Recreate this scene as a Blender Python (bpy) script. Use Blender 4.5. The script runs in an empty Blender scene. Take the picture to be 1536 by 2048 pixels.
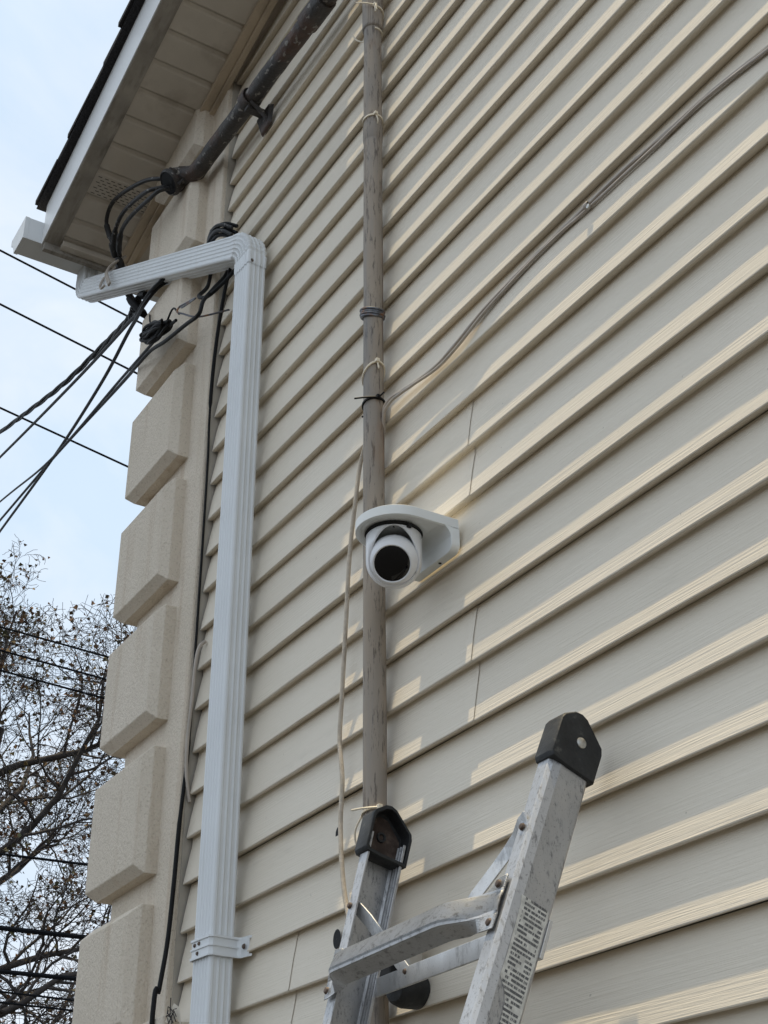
import bpy, bmesh, math, random
from mathutils import Vector, Matrix, noise
random.seed(7)
scene = bpy.context.scene
col = scene.collection
V = Vector

# ------------------------------------------------------------------ camera
cam_d = bpy.data.cameras.new('camera'); cam = bpy.data.objects.new('camera', cam_d); col.objects.link(cam)
cam_d.sensor_fit = 'HORIZONTAL'; cam_d.sensor_width = 36.0
cam_d.lens = 2787.75 / 1536 * 36.0
cam_d.clip_start = 0.05; cam_d.clip_end = 3000
cr = V((0.518, 0.855, -0.0062)).normalized(); cf = V((-0.7385, 0.4513, 0.5009)).normalized()
cu = cr.cross(cf).normalized(); cr = cf.cross(cu).normalized()
cam.matrix_world = Matrix(((cr.x, cu.x, -cf.x, 0.0), (cr.y, cu.y, -cf.y, -1.1974), (cr.z, cu.z, -cf.z, 1.6), (0, 0, 0, 1)))
scene.camera = cam

# ------------------------------------------------------------------ sky, sun, exposure
SUN = V((0.0, -0.057, 1.0)).normalized()          # direction towards the sun
elev = math.asin(SUN.z); rot = math.atan2(SUN.x, SUN.y)
world = bpy.data.worlds.new('World'); scene.world = world; world.use_nodes = True
wn = world.node_tree.nodes; wl = world.node_tree.links
for n in list(wn): wn.remove(n)
w_out = wn.new('ShaderNodeOutputWorld'); w_bg = wn.new('ShaderNodeBackground')
w_sky = wn.new('ShaderNodeTexSky'); w_sky.sky_type = 'NISHITA'; w_sky.sun_disc = False
w_sky.sun_elevation = elev; w_sky.sun_rotation = rot; w_sky.air_density = 1.0; w_sky.dust_density = 2.0; w_sky.ozone_density = 1.5
w_tc = wn.new('ShaderNodeTexCoord'); w_no = wn.new('ShaderNodeTexNoise')
w_no.inputs['Scale'].default_value = 2.4; w_no.inputs['Detail'].default_value = 5; w_no.inputs['Roughness'].default_value = 0.5
w_rm = wn.new('ShaderNodeValToRGB'); w_rm.color_ramp.elements[0].position = 0.34; w_rm.color_ramp.elements[0].color = (0.86, 0.86, 0.86, 1)
w_rm.color_ramp.elements[1].position = 0.66; w_rm.color_ramp.elements[1].color = (0.99, 0.99, 0.99, 1)
w_mx = wn.new('ShaderNodeMix'); w_mx.data_type = 'RGBA'
w_cl = wn.new('ShaderNodeValToRGB'); w_n2 = wn.new('ShaderNodeTexNoise'); w_n2.inputs['Scale'].default_value = 5.5; w_n2.inputs['Detail'].default_value = 6; w_n2.inputs['Roughness'].default_value = 0.55; w_n2.inputs['Distortion'].default_value = 0.4
w_cl.color_ramp.elements[0].position = 0.36; w_cl.color_ramp.elements[0].color = (0.53, 0.645, 0.775, 1); w_cl.color_ramp.elements[1].position = 0.66; w_cl.color_ramp.elements[1].color = (0.72, 0.76, 0.81, 1)
w_sc = wn.new('ShaderNodeVectorMath'); w_sc.operation = 'SCALE'; w_sc.inputs['Scale'].default_value = 10.0
wl.new(w_tc.outputs['Generated'], w_n2.inputs['Vector']); wl.new(w_n2.outputs['Fac'], w_cl.inputs['Fac']); wl.new(w_cl.outputs['Color'], w_sc.inputs[0]); wl.new(w_sc.outputs['Vector'], w_mx.inputs['B'])
wl.new(w_tc.outputs['Generated'], w_no.inputs['Vector']); wl.new(w_no.outputs['Fac'], w_rm.inputs['Fac'])
wl.new(w_rm.outputs['Color'], w_mx.inputs['Factor']); wl.new(w_sky.outputs['Color'], w_mx.inputs['A'])
wl.new(w_mx.outputs['Result'], w_bg.inputs['Color']); w_bg.inputs['Strength'].default_value = 0.10
wl.new(w_bg.outputs['Background'], w_out.inputs['Surface'])
sun_d = bpy.data.lights.new('sun', 'SUN'); sun = bpy.data.objects.new('sun', sun_d); col.objects.link(sun)
sun_d.energy = 2.7; sun_d.angle = math.radians(0.7); sun_d.color = (1.0, 0.83, 0.53)
sun.rotation_euler = SUN.to_track_quat('Z', 'Y').to_euler(); sun.location = (0, 0, 20)
scene.view_settings.view_transform = 'Standard'; scene.view_settings.look = 'None'
scene.view_settings.exposure = 0.42; scene.view_settings.gamma = 1.0
scene.render.resolution_x = 768; scene.render.resolution_y = 1024

# ------------------------------------------------------------------ materials
def new_mat(name):
    m = bpy.data.materials.new(name); m.use_nodes = True
    nt = m.node_tree
    return m, nt, nt.nodes['Principled BSDF']
def coords(nt, scale=(1, 1, 1)):
    tc = nt.nodes.new('ShaderNodeTexCoord'); mp = nt.nodes.new('ShaderNodeMapping')
    mp.inputs['Scale'].default_value = scale; nt.links.new(tc.outputs['Object'], mp.inputs['Vector'])
    return mp.outputs['Vector']
def noise_tex(nt, vec, scale, detail=4, rough=0.55):
    n = nt.nodes.new('ShaderNodeTexNoise'); n.inputs['Scale'].default_value = scale
    n.inputs['Detail'].default_value = detail; n.inputs['Roughness'].default_value = rough
    nt.links.new(vec, n.inputs['Vector']); return n.outputs['Fac']
def ramp(nt, fac, stops):
    r = nt.nodes.new('ShaderNodeValToRGB'); cr_ = r.color_ramp
    while len(cr_.elements) < len(stops): cr_.elements.new(0.5)
    for e, (p, c) in zip(cr_.elements, stops):
        e.position = p; e.color = (c[0], c[1], c[2], 1) if hasattr(c, '__len__') else (c, c, c, 1)
    nt.links.new(fac, r.inputs['Fac']); return r.outputs['Color']
def mix(nt, fac, a, b, mode='MIX'):
    m = nt.nodes.new('ShaderNodeMix'); m.data_type = 'RGBA'; m.blend_type = mode
    for s, v in (('Factor', fac), ('A', a), ('B', b)):
        if hasattr(v, 'node'): nt.links.new(v, m.inputs[s])
        elif s == 'Factor': m.inputs[s].default_value = v
        else: m.inputs[s].default_value = (*v, 1)
    return m.outputs['Result']
def bump(nt, b, height, strength, dist, prev=None):
    n = nt.nodes.new('ShaderNodeBump'); n.inputs['Strength'].default_value = strength; n.inputs['Distance'].default_value = dist
    nt.links.new(height, n.inputs['Height'])
    if prev: nt.links.new(prev, n.inputs['Normal'])
    nt.links.new(n.outputs['Normal'], b.inputs['Normal']); return n.outputs['Normal']
def simple(name, colr, rough=0.5, metal=0.0, var=0.12, scale=30, bumpy=0.0, bscale=200, spec=0.5, streak=None):
    m, nt, b = new_mat(name)
    v = coords(nt); n = noise_tex(nt, v, scale)
    lo = [c * (1 - var) for c in colr]; hi = [min(1, c * (1 + var)) for c in colr]
    c = ramp(nt, n, [(0.3, lo), (0.7, hi)])
    if streak:
        n2 = noise_tex(nt, coords(nt, streak[1]), 1.0, 5, 0.6)
        c = mix(nt, ramp(nt, n2, [(streak[2], 0), (streak[3], 1)]), c, streak[0])
    nt.links.new(c, b.inputs['Base Color'])
    b.inputs['Roughness'].default_value = rough; b.inputs['Metallic'].default_value = metal
    b.inputs['Specular IOR Level'].default_value = spec
    if bumpy: bump(nt, b, noise_tex(nt, v, bscale, 3), bumpy, 0.002)
    return m
M = {}
# cream vinyl siding with embossed wood grain
m, nt, b = new_mat('vinyl_siding')
oi = nt.nodes.new('ShaderNodeObjectInfo')
big = noise_tex(nt, coords(nt, (1.2, 1, 5)), 1.0, 3)
c = ramp(nt, big, [(0.3, (0.72, 0.645, 0.53)), (0.7, (0.77, 0.695, 0.58))])
grime = noise_tex(nt, coords(nt, (3, 3, 14)), 1.0, 6, 0.65)
c = mix(nt, ramp(nt, grime, [(0.58, 0), (0.80, 0.35)]), c, (0.44, 0.39, 0.31))
spot = noise_tex(nt, coords(nt, (1, 1, 1)), 70.0, 2, 0.5)
c = mix(nt, ramp(nt, spot, [(0.76, 0), (0.80, 0.5)]), c, (0.30, 0.25, 0.19))
va = nt.nodes.new('ShaderNodeMapRange'); va.inputs['To Min'].default_value = 0.95; va.inputs['To Max'].default_value = 1.03
nt.links.new(oi.outputs['Random'], va.inputs['Value'])
hs = nt.nodes.new('ShaderNodeHueSaturation'); nt.links.new(c, hs.inputs['Color']); nt.links.new(va.outputs['Result'], hs.inputs['Value'])
nt.links.new(hs.outputs['Color'], b.inputs['Base Color'])
b.inputs['Roughness'].default_value = 0.48; b.inputs['Specular IOR Level'].default_value = 0.32
g1 = noise_tex(nt, coords(nt, (7, 20, 300)), 1.0, 4, 0.6)
g2 = ramp(nt, g1, [(0.35, 0), (0.65, 1)])
bump(nt, b, g2, 0.55, 0.0007)
M['siding'] = m
# stucco with sand finish and tan stains
m, nt, b = new_mat('stucco')
v = coords(nt)
c = ramp(nt, noise_tex(nt, coords(nt, (3, 3, 2)), 1.5, 5), [(0.3, (0.72, 0.635, 0.52)), (0.7, (0.79, 0.70, 0.585))])
st = noise_tex(nt, coords(nt, (22, 22, 1.6)), 1.0, 5, 0.6)
c = mix(nt, ramp(nt, st, [(0.54, 0), (0.76, 0.7)]), c, (0.56, 0.44, 0.32))
fine = noise_tex(nt, v, 190, 4, 0.6)
c = mix(nt, ramp(nt, fine, [(0.30, 0.4), (0.46, 0)]), c, (0.35, 0.28, 0.21))
nt.links.new(c, b.inputs['Base Color']); b.inputs['Roughness'].default_value = 0.92; b.inputs['Specular IOR Level'].default_value = 0.15
n1 = bump(nt, b, noise_tex(nt, v, 40, 3), 0.15, 0.004)
bump(nt, b, noise_tex(nt, coords(nt, (1, 1, 0.7)), 165, 5, 0.65), 1.0, 0.0048, n1)
M['stucco'] = m
m2 = m.copy(); m2.name = 'stucco_tan'
M['stucco_stain'] = m2
for n in m2.node_tree.nodes:
    if n.type == 'VALTORGB' and abs(n.color_ramp.elements[0].position - 0.52) < 1e-4:
        n.color_ramp.elements[0].position = 0.30; n.color_ramp.elements[1].position = 0.55
M['white_metal'] = simple('painted_white_aluminium', (0.74, 0.76, 0.77), 0.40, 0, 0.04, 5, 0.0, 60, 0.5, ((0.60, 0.59, 0.56), (34, 34, 3.0), 0.60, 0.85))
M['fascia_white'] = simple('white_fascia', (0.80, 0.80, 0.79), 0.35, 0, 0.03, 6, 0, 100, 0.5, ((0.5, 0.48, 0.44), (3, 3, 18), 0.62, 0.85))
M['grey_wood'] = simple('weathered_trim', (0.36, 0.33, 0.29), 0.8, 0, 0.2, 14, 0.3, 160, 0.2, ((0.20, 0.18, 0.155), (4, 40, 40), 0.5, 0.75))
M['soffit'] = simple('beige_soffit_vinyl', (0.60, 0.545, 0.47), 0.5, 0, 0.06, 9, 0.0, 100, 0.4, ((0.36, 0.31, 0.25), (6, 5, 5), 0.56, 0.8))
M['trim'] = simple('tan_trim', (0.56, 0.46, 0.34), 0.45, 0, 0.07, 9, 0, 100, 0.4, ((0.35, 0.29, 0.22), (5, 20, 20), 0.56, 0.8))
M['channel'] = simple('grey_beige_channel', (0.46, 0.42, 0.36), 0.5, 0, 0.1, 12)
M['shingle'] = simple('dark_asphalt_shingle', (0.035, 0.034, 0.036), 0.95, 0, 0.5, 220, 0.8, 300, 0.2)
M['black'] = simple('black_cable_jacket', (0.008, 0.008, 0.0085), 0.6, 0, 0.3, 40, 0, 100, 0.2)
M['black_worn'] = simple('worn_black_jacket', (0.016, 0.015, 0.015), 0.55, 0, 0.3, 40, 0.4, 160, 0.5, ((0.30, 0.29, 0.27), (60, 60, 30), 0.62, 0.70))
M['wire_far'] = simple('overhead_wire', (0.012, 0.013, 0.015), 0.9, 0, 0.1, 10, 0, 100, 0.05)
M['cord'] = simple('dirty_white_cord', (0.56, 0.49, 0.40), 0.7, 0, 0.15, 60, 0.6, 260, 0.3, ((0.30, 0.25, 0.2), (60, 60, 16), 0.52, 0.75))
M['coax'] = simple('grey_coax', (0.44, 0.385, 0.33), 0.4, 0, 0.12, 30)
M['tie'] = simple('natural_nylon', (0.74, 0.66, 0.52), 0.45, 0, 0.06, 60)
M['rust_wire'] = simple('old_tie_wire', (0.12, 0.125, 0.14), 0.4, 0.6, 0.3, 90, 0, 100, 0.5, ((0.30, 0.14, 0.05), (50, 50, 50), 0.52, 0.7))
# weathered grey-brown conduit
m, nt, b = new_mat('weathered_conduit')
c = ramp(nt, noise_tex(nt, coords(nt, (9, 9, 1.4)), 1.0, 5, 0.6), [(0.25, (0.22, 0.18, 0.145)), (0.5, (0.30, 0.26, 0.218)), (0.75, (0.37, 0.30, 0.225))])
flk = noise_tex(nt, coords(nt, (130, 130, 17)), 1.0, 6, 0.7)
c = mix(nt, ramp(nt, flk, [(0.545, 0), (0.62, 0.85)]), c, (0.10, 0.080, 0.066))
lng = noise_tex(nt, coords(nt, (130, 130, 2.0)), 1.0, 3, 0.5)
c = mix(nt, ramp(nt, lng, [(0.60, 0), (0.66, 0.7)]), c, (0.16, 0.125, 0.10))
rst = noise_tex(nt, coords(nt, (14, 14, 3.0)), 1.0, 4, 0.6)
c = mix(nt, ramp(nt, rst, [(0.62, 0), (0.78, 0.7)]), c, (0.26, 0.145, 0.075))
gry = noise_tex(nt, coords(nt, (30, 30, 1.6)), 1.0, 4, 0.6)
c = mix(nt, ramp(nt, gry, [(0.50, 0), (0.70, 0.6)]), c, (0.24, 0.235, 0.235))
nt.links.new(c, b.inputs['Base Color']); b.inputs['Roughness'].default_value = 0.62; b.inputs['Specular IOR Level'].default_value = 0.3
bump(nt, b, flk, 0.5, 0.0014); M['conduit'] = m
# tarred dark service pipe
m, nt, b = new_mat('tarred_pipe')
v = coords(nt)
c = ramp(nt, noise_tex(nt, coords(nt, (6, 20, 20)), 1.0, 5, 0.6), [(0.3, (0.022, 0.019, 0.018)), (0.7, (0.07, 0.06, 0.053))])
c = mix(nt, ramp(nt, noise_tex(nt, v, 9, 4), [(0.55, 0), (0.72, 0.8)]), c, (0.11, 0.05, 0.028))
fl = noise_tex(nt, coords(nt, (50, 60, 60)), 1.0, 3, 0.5)
c = mix(nt, ramp(nt, fl, [(0.60, 0), (0.65, 0.85)]), c, (0.26, 0.24, 0.215))
nt.links.new(c, b.inputs['Base Color']); b.inputs['Roughness'].default_value = 0.5
bump(nt, b, noise_tex(nt, v, 60, 5, 0.65), 0.9, 0.006); M['tar'] = m
# scuffed aluminium
def alu(name, tint, dark, sc):
    m, nt, b = new_mat(name)
    v = coords(nt)
    c = ramp(nt, noise_tex(nt, coords(nt, (20, 20, 5)), 1.0, 5, 0.6), [(0.3, [t * 0.82 for t in tint]), (0.7, tint)])
    s = noise_tex(nt, coords(nt, sc), 1.0, 6, 0.72)
    c = mix(nt, ramp(nt, s, [(0.54, 0), (0.66, 0.75)]), c, dark)
    s2 = noise_tex(nt, v, 340, 3, 0.6)
    c = mix(nt, ramp(nt, s2, [(0.60, 0), (0.68, 0.55)]), c, dark)
    nt.links.new(c, b.inputs['Base Color']); b.inputs['Metallic'].default_value = 0.72
    r = ramp(nt, s, [(0.35, 0.34), (0.65, 0.58)]); nt.links.new(r, b.inputs['Roughness'])
    bump(nt, b, s2, 0.12, 0.0008); return m
M['alu'] = alu('scuffed_aluminium', (0.52, 0.52, 0.525), (0.15, 0.15, 0.155), (170, 170, 60))
M['alu_clean'] = alu('dull_aluminium', (0.70, 0.70, 0.70), (0.36, 0.36, 0.36), (30, 30, 12))
M['alu_ribs'] = alu('ribbed_aluminium', (0.58, 0.58, 0.58), (0.22, 0.21, 0.205), (70, 110, 110))
M['rubber'] = simple('black_rubber', (0.022, 0.023, 0.024), 0.55, 0, 0.4, 35, 0.5, 130, 0.4, ((0.13, 0.125, 0.11), (35, 35, 35), 0.62, 0.76))
M['brown_rubber'] = simple('dusty_brown_rubber', (0.06, 0.042, 0.034), 0.75, 0, 0.3, 30, 0.4, 120, 0.2, ((0.15, 0.115, 0.095), (30, 30, 30), 0.5, 0.75))
M['rivet'] = simple('rusty_rivet', (0.11, 0.075, 0.055), 0.55, 0.3, 0.4, 200)
M['steel'] = simple('bolt_steel', (0.52, 0.51, 0.48), 0.35, 0.9, 0.15, 200)
M['cam_white'] = simple('camera_white', (0.83, 0.83, 0.84), 0.33, 0, 0.01, 10)
M['bracket'] = simple('bracket_white', (0.78, 0.80, 0.79), 0.42, 0, 0.012, 10)
M['lens'] = simple('black_lens_glass', (0.003, 0.003, 0.004), 0.04, 0, 0.1, 10)
M['dark'] = simple('dark_gap', (0.01, 0.01, 0.011), 0.8)
M['bark'] = simple('dark_bark', (0.075, 0.067, 0.063), 0.9, 0, 0.35, 6, 0.0, 30, 0.2)
M['ground'] = simple('alley_asphalt', (0.04, 0.039, 0.038), 0.9, 0, 0.15, 3)
m, nt, b = new_mat('autumn_leaves')
oi = nt.nodes.new('ShaderNodeNewGeometry')
c = ramp(nt, oi.outputs['Random Per Island'], [(0.0, (0.13, 0.055, 0.022)), (0.3, (0.17, 0.085, 0.032)), (0.6, (0.085, 0.060, 0.028)), (0.8, (0.075, 0.080, 0.030)), (1.0, (0.21, 0.12, 0.035))])
nt.links.new(c, b.inputs['Base Color']); b.inputs['Roughness'].default_value = 0.7
b.inputs['Transmission Weight'].default_value = 0.0; M['leaf'] = m
# printed safety label
m, nt, b = new_mat('printed_label')
tc = nt.nodes.new('ShaderNodeTexCoord'); sx = nt.nodes.new('ShaderNodeSeparateXYZ'); nt.links.new(tc.outputs['UV'], sx.inputs['Vector'])
def math_n(op, a, bb=None):
    n = nt.nodes.new('ShaderNodeMath'); n.operation = op
    for i, q in enumerate((a, bb)):
        if q is None: continue
        if hasattr(q, 'node'): nt.links.new(q, n.inputs[i])
        else: n.inputs[i].default_value = q
    return n.outputs[0]
rows = math_n('FRACT', math_n('MULTIPLY', sx.outputs['Y'], 66.0))
rowid = math_n('FLOOR', math_n('MULTIPLY', sx.outputs['Y'], 66.0))
line = math_n('GREATER_THAN', rows, 0.42)
cb = nt.nodes.new('ShaderNodeCombineXYZ'); nt.links.new(math_n('MULTIPLY', sx.outputs['X'], 48.0), cb.inputs['X']); nt.links.new(math_n('MULTIPLY', rowid, 7.31), cb.inputs['Y'])
let = noise_tex(nt, cb.outputs['Vector'], 1.0, 2, 0.5)
cb2 = nt.nodes.new('ShaderNodeCombineXYZ'); nt.links.new(math_n('MULTIPLY', sx.outputs['X'], 2.6), cb2.inputs['X']); nt.links.new(math_n('MULTIPLY', rowid, 0.83), cb2.inputs['Y'])
blk = noise_tex(nt, cb2.outputs['Vector'], 1.0, 2, 0.5)
ink = math_n('MULTIPLY', line, math_n('MULTIPLY', math_n('GREATER_THAN', let, 0.40), math_n('GREATER_THAN', blk, 0.40)))
marg = math_n('MULTIPLY', math_n('GREATER_THAN', sx.outputs['X'], 0.09), math_n('LESS_THAN', sx.outputs['X'], 0.93))
ink = math_n('MULTIPLY', ink, marg)
base = ramp(nt, noise_tex(nt, coords(nt), 120, 5, 0.65), [(0.35, (0.52, 0.505, 0.46)), (0.6, (0.74, 0.72, 0.66))])
nt.links.new(mix(nt, ink, base, (0.12, 0.12, 0.12)), b.inputs['Base Color']); b.inputs['Roughness'].default_value = 0.6
M['label'] = m

# ------------------------------------------------------------------ mesh helpers
class MB:
    def __init__(s): s.v = []; s.f = []; s.uv = None
    def add(s, vs, fs):
        o = len(s.v); s.v += [tuple(q) for q in vs]; s.f += [tuple(i + o for i in f) for f in fs]; return s
    def box(s, x0, x1, y0, y1, z0, z1):
        return s.add([(x0, y0, z0), (x1, y0, z0), (x1, y1, z0), (x0, y1, z0), (x0, y0, z1), (x1, y0, z1), (x1, y1, z1), (x0, y1, z1)],
                     [(0, 3, 2, 1), (4, 5, 6, 7), (0, 1, 5, 4), (1, 2, 6, 5), (2, 3, 7, 6), (3, 0, 4, 7)])
    def loft(s, rings, close=True, caps=True):
        n = len(rings[0]); o = []; fs = []
        for r in rings: o += [tuple(q) for q in r]
        for k in range(len(rings) - 1):
            for i in range(n if close else n - 1):
                j = (i + 1) % n
                fs.append((k * n + i, k * n + j, (k + 1) * n + j, (k + 1) * n + i))
        if caps and close:
            fs.append(tuple(range(n - 1, -1, -1))); L = (len(rings) - 1) * n; fs.append(tuple(range(L, L + n)))
        return s.add(o, fs)
    def tube(s, pts, r, n=8, caps=True):
        pts = [V(q) for q in pts]; m_ = len(pts); rr = r if hasattr(r, '__len__') else [r] * m_
        t0 = (pts[1] - pts[0]).normalized(); up = V((0, 0, 1)) if abs(t0.z) < 0.9 else V((1, 0, 0))
        u = t0.cross(up).normalized(); rings = []
        for k in range(m_):
            t = (pts[min(k + 1, m_ - 1)] - pts[max(k - 1, 0)]).normalized()
            u = (u - t * u.dot(t)).normalized(); w = t.cross(u)
            rings.append([pts[k] + (u * math.cos(2 * math.pi * i / n) + w * math.sin(2 * math.pi * i / n)) * rr[k] for i in range(n)])
        return s.loft(rings, True, caps)
    def lathe(s, prof, c, axis=(0, 0, 1), n=40, caps=False):
        a = V(axis).normalized(); u = a.orthogonal().normalized(); w = a.cross(u); c = V(c)
        rings = [[c + a * h + (u * math.cos(2 * math.pi * i / n) + w * math.sin(2 * math.pi * i / n)) * max(r, 1e-5) for i in range(n)] for r, h in prof]
        return s.loft(rings, True, caps)
    def prism(s, poly, d):
        d = V(d); a = [V(q) for q in poly]; return s.loft([a, [q + d for q in a]])
    def build(s, name, mat, parent=None, smooth=False, bevel=0.0, seg=2, angle=40, uv=None):
        me = bpy.data.meshes.new(name)
        off = V((0, 0, 0)); p = parent
        while p: off += p.location; p = p.parent
        me.from_pydata([tuple(V(q) - off) for q in s.v], [], s.f)
        bm = bmesh.new(); bm.from_mesh(me); bmesh.ops.recalc_face_normals(bm, faces=bm.faces); bm.to_mesh(me); bm.free()
        if uv:
            l = me.uv_layers.new(name='UVMap')
            for lp in me.loops: l.data[lp.index].uv = uv(V(me.vertices[lp.vertex_index].co) + off)
        o = bpy.data.objects.new(name, me); col.objects.link(o); o.parent = parent
        for q in (mat if isinstance(mat, (list, tuple)) else [mat]): me.materials.append(M[q])
        if smooth:
            for f in me.polygons: f.use_smooth = True
            me.set_sharp_from_angle(angle=math.radians(angle))
        if bevel:
            b_ = o.modifiers.new('bevel', 'BEVEL'); b_.width = bevel; b_.segments = seg; b_.limit_method = 'ANGLE'; b_.angle_limit = math.radians(35)
        return o
def tag(o, label=None, cat=None, group=None, kind=None):
    if label: o['label'] = label
    if cat: o['category'] = cat
    if group: o['group'] = group
    if kind: o['kind'] = kind
    return o
def thing(name, loc, label, cat, group=None):
    o = bpy.data.objects.new(name, None); col.objects.link(o); o.location = loc; o.empty_display_size = 0.05
    return tag(o, label, cat, group)
def smooth_path(pts, n=8):
    P = [V(q) for q in pts]; P = [P[0] * 2 - P[1]] + P + [P[-1] * 2 - P[-2]]; out = []
    for k in range(1, len(P) - 2):
        a, b_, c_, d = P[k - 1:k + 3]
        for i in range(n):
            t = i / n
            out.append(0.5 * ((2 * b_) + (c_ - a) * t + (2 * a - 5 * b_ + 4 * c_ - d) * t * t + (3 * b_ - a - 3 * c_ + d) * t ** 3))
    return out + [P[-2]]

# ------------------------------------------------------------------ ground
g = MB(); g.add([(-600, -600, 0), (600, -600, 0), (600, 600, 0), (-600, 600, 0)], [(0, 1, 2, 3)])
tag(g.build('ground', 'ground'), 'dark asphalt ground of the alley and street', 'ground', kind='structure')

# ------------------------------------------------------------------ house
house = thing('house', (-3.2, 0.0, 0.0), 'cream vinyl sided house with stucco quoins and low pitched roof', 'house')
X_END = 0.9
w = MB(); w.box(-2.81, X_END, 0.030, 0.06, 0.3, 5.62)
w.box(-3.17, X_END, 0.0605, 3.5, 0.0, 5.62)
wall = w.build('siding_wall', 'channel', house)
H = 0.1016; ZA = 3.229; T = 0.0155
def panel(k, x0, x1, push=0.0):
    """one double lap siding panel whose lower butt edge stands at lock line k"""
    zb = ZA + 2 * H * k
    rnd = random.Random(1000 + k * 7)
    ph = [[rnd.uniform(0, 6.28) for _ in range(6)] for _ in range(2)]
    dt = [rnd.uniform(-0.0005, 0.0005) for _ in range(2)]; dz = [rnd.uniform(-0.0012, 0.0012) for _ in range(2)]
    def wob(l, x):
        p_ = ph[l]
        return 0.00028 * math.sin(2.1 * x + p_[0]) + 0.00020 * math.sin(5.3 * x + p_[1]) + 0.00014 * math.sin(11.7 * x + p_[2]) + 0.00010 * math.sin(27 * x + p_[3])
    def zw(l, x):
        p_ = ph[l]; return 0.0012 * math.sin(1.7 * x + p_[4]) + 0.0004 * math.sin(6.1 * x + p_[5])
    nseg = max(3, int((x1 - x0) / 0.085)); rings = []
    for i in range(nseg + 1):
        x = x0 + (x1 - x0) * i / nseg
        a, c_ = wob(0, x) + dt[0], wob(1, x) + dt[1]
        za, zc = zw(0, x) + dz[0], zw(1, x) + dz[1]
        prof = [(T + 0.0030, 2 * H + 0.005), (T * 0.52 + c_ * 0.8, H + 0.053), (0.0007 + c_, H + 0.0046 + zc), (c_, H + 0.002 + zc), (0.0006 + c_, H + 0.0004 + zc), (0.0030 + c_, H - 0.0012 + zc),
                (T * 0.60, H + 0.0008 + zc), (T * 0.98, H + 0.0032 + zc), (T * 1.04, H + 0.0002), (T + 0.0002, H - 0.0120),
                (T * 0.50 + a * 0.8, 0.047), (0.0007 + a, 0.0042 + za), (a, 0.0018 + za), (0.0006 + a, 0.0003 + za), (0.0024 + a, -0.0004 + za), (T * 0.7, 0.0022 + za), (T + 0.010, 0.0075 + za)]
        rings.append([(x, y - push, zb + z - 0.002) for y, z in prof])
    return MB().loft(rings, close=False).build('siding_panel', 'siding', wall, smooth=True, angle=17)
SEAM = {-2: -1.676, -4: -1.692, -6: -2.298}
for k in range(-8, 12):
    if k in SEAM:
        panel(k, -2.803, SEAM[k], 0.0015); panel(k, SEAM[k] - 0.03, X_END)
    else:
        panel(k, -2.803, X_END)
c_ = MB(); c_.box(-2.8115, -2.8085, -0.006, 0.0295, 0.3, 4.90); c_.box(-2.8080, -2.790, 0.0245, 0.0295, 0.3, 4.90)
c_.build('corner_channel', 'channel', house)
# holes drilled in the siding
for hx, hz, hr in ((-2.133, 2.352, 0.010), (-2.134, 2.167, 0.0135)):
    q = MB(); yy = 0.0058
    q.loft([[(hx + math.cos(a_) * hr * f, yy + d, hz + math.sin(a_) * hr * 1.25 * f) for a_ in [i * 0.3927 for i in range(16)]] for f, d in ((1.0, -0.0006), (0.02, -0.0006))], True, False)
    q.build('drilled_hole', 'dark', wall)

# stucco corner column with raised quoin blocks
YB = -0.02; XC = -3.182; XM = -2.812
q = MB(); q.box(XC, XM, YB, 0.0295, 0.3, 4.93); q.box(XC, -3.171, 0.0295, 1.6, 0.3, 4.7)
quoins = q.build('corner_quoins', 'stucco', house, bevel=0.006)
D2, BV = 0.0284, 0.0214
def quoin(z0, z1, xr, mat='stucco'):
    """face from z0 to z1, side bevels and returns; wraps the outer corner"""
    rnd = random.Random(int(z0 * 1000))
    def ring(inset, y, ex):
        # in plan: our face at y, the front face at x = XC - ex
        return [(xr - inset, y, z0 - BV + inset), (xr - inset, y, z1 + BV - inset), (XC - ex, y, z1 + BV - inset), (XC - ex, y, z0 - BV + inset)]
    f = MB()
    Ra, Rb, Rc = ring(0, YB + 0.004, 0), ring(0, YB - D2, D2), ring(BV, YB - D2 - BV, D2 + BV)
    f.loft([Ra, Rb, Rc], True, False)
    n = len(f.v); f.f.append((8, 9, 10, 11))
    # return of the block along the front wall
    yb = 0.33
    B2 = [(XC - 0.0, yb, z0 - BV), (XC - 0.0, yb, z1 + BV), (XC - D2, yb, z1 + BV), (XC - D2, yb, z0 - BV), (XC - D2 - BV, yb - BV, z1), (XC - D2 - BV, yb - BV, z0)]
    f.add(B2, [])
    f.f += [(10, 11, n + 5, n + 4), (6, 10, n + 4, n + 2), (2, 6, n + 2, n + 1), (7, 3, n + 0, n + 3), (11, 7, n + 3, n + 5), (n + 4, n + 5, n + 3, n + 2), (n + 2, n + 3, n + 0, n + 1)]
    o = f.build('quoin_block', mat, quoins, bevel=0.0022, seg=2)
    return o
for k in range(-4, 7):
    zb = 2.484 + 0.367 * k
    if k == -2: quoin(zb + 0.01, zb + 0.315 - 0.06, -2.64)
    elif k == -1: quoin(zb + 0.03, zb + 0.257, -2.914)
    else: quoin(zb, min(zb + 0.257, 4.86), -2.914)
# tan run-off stain strips on the shoulder of the quoins are part of the stucco colour

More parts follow.
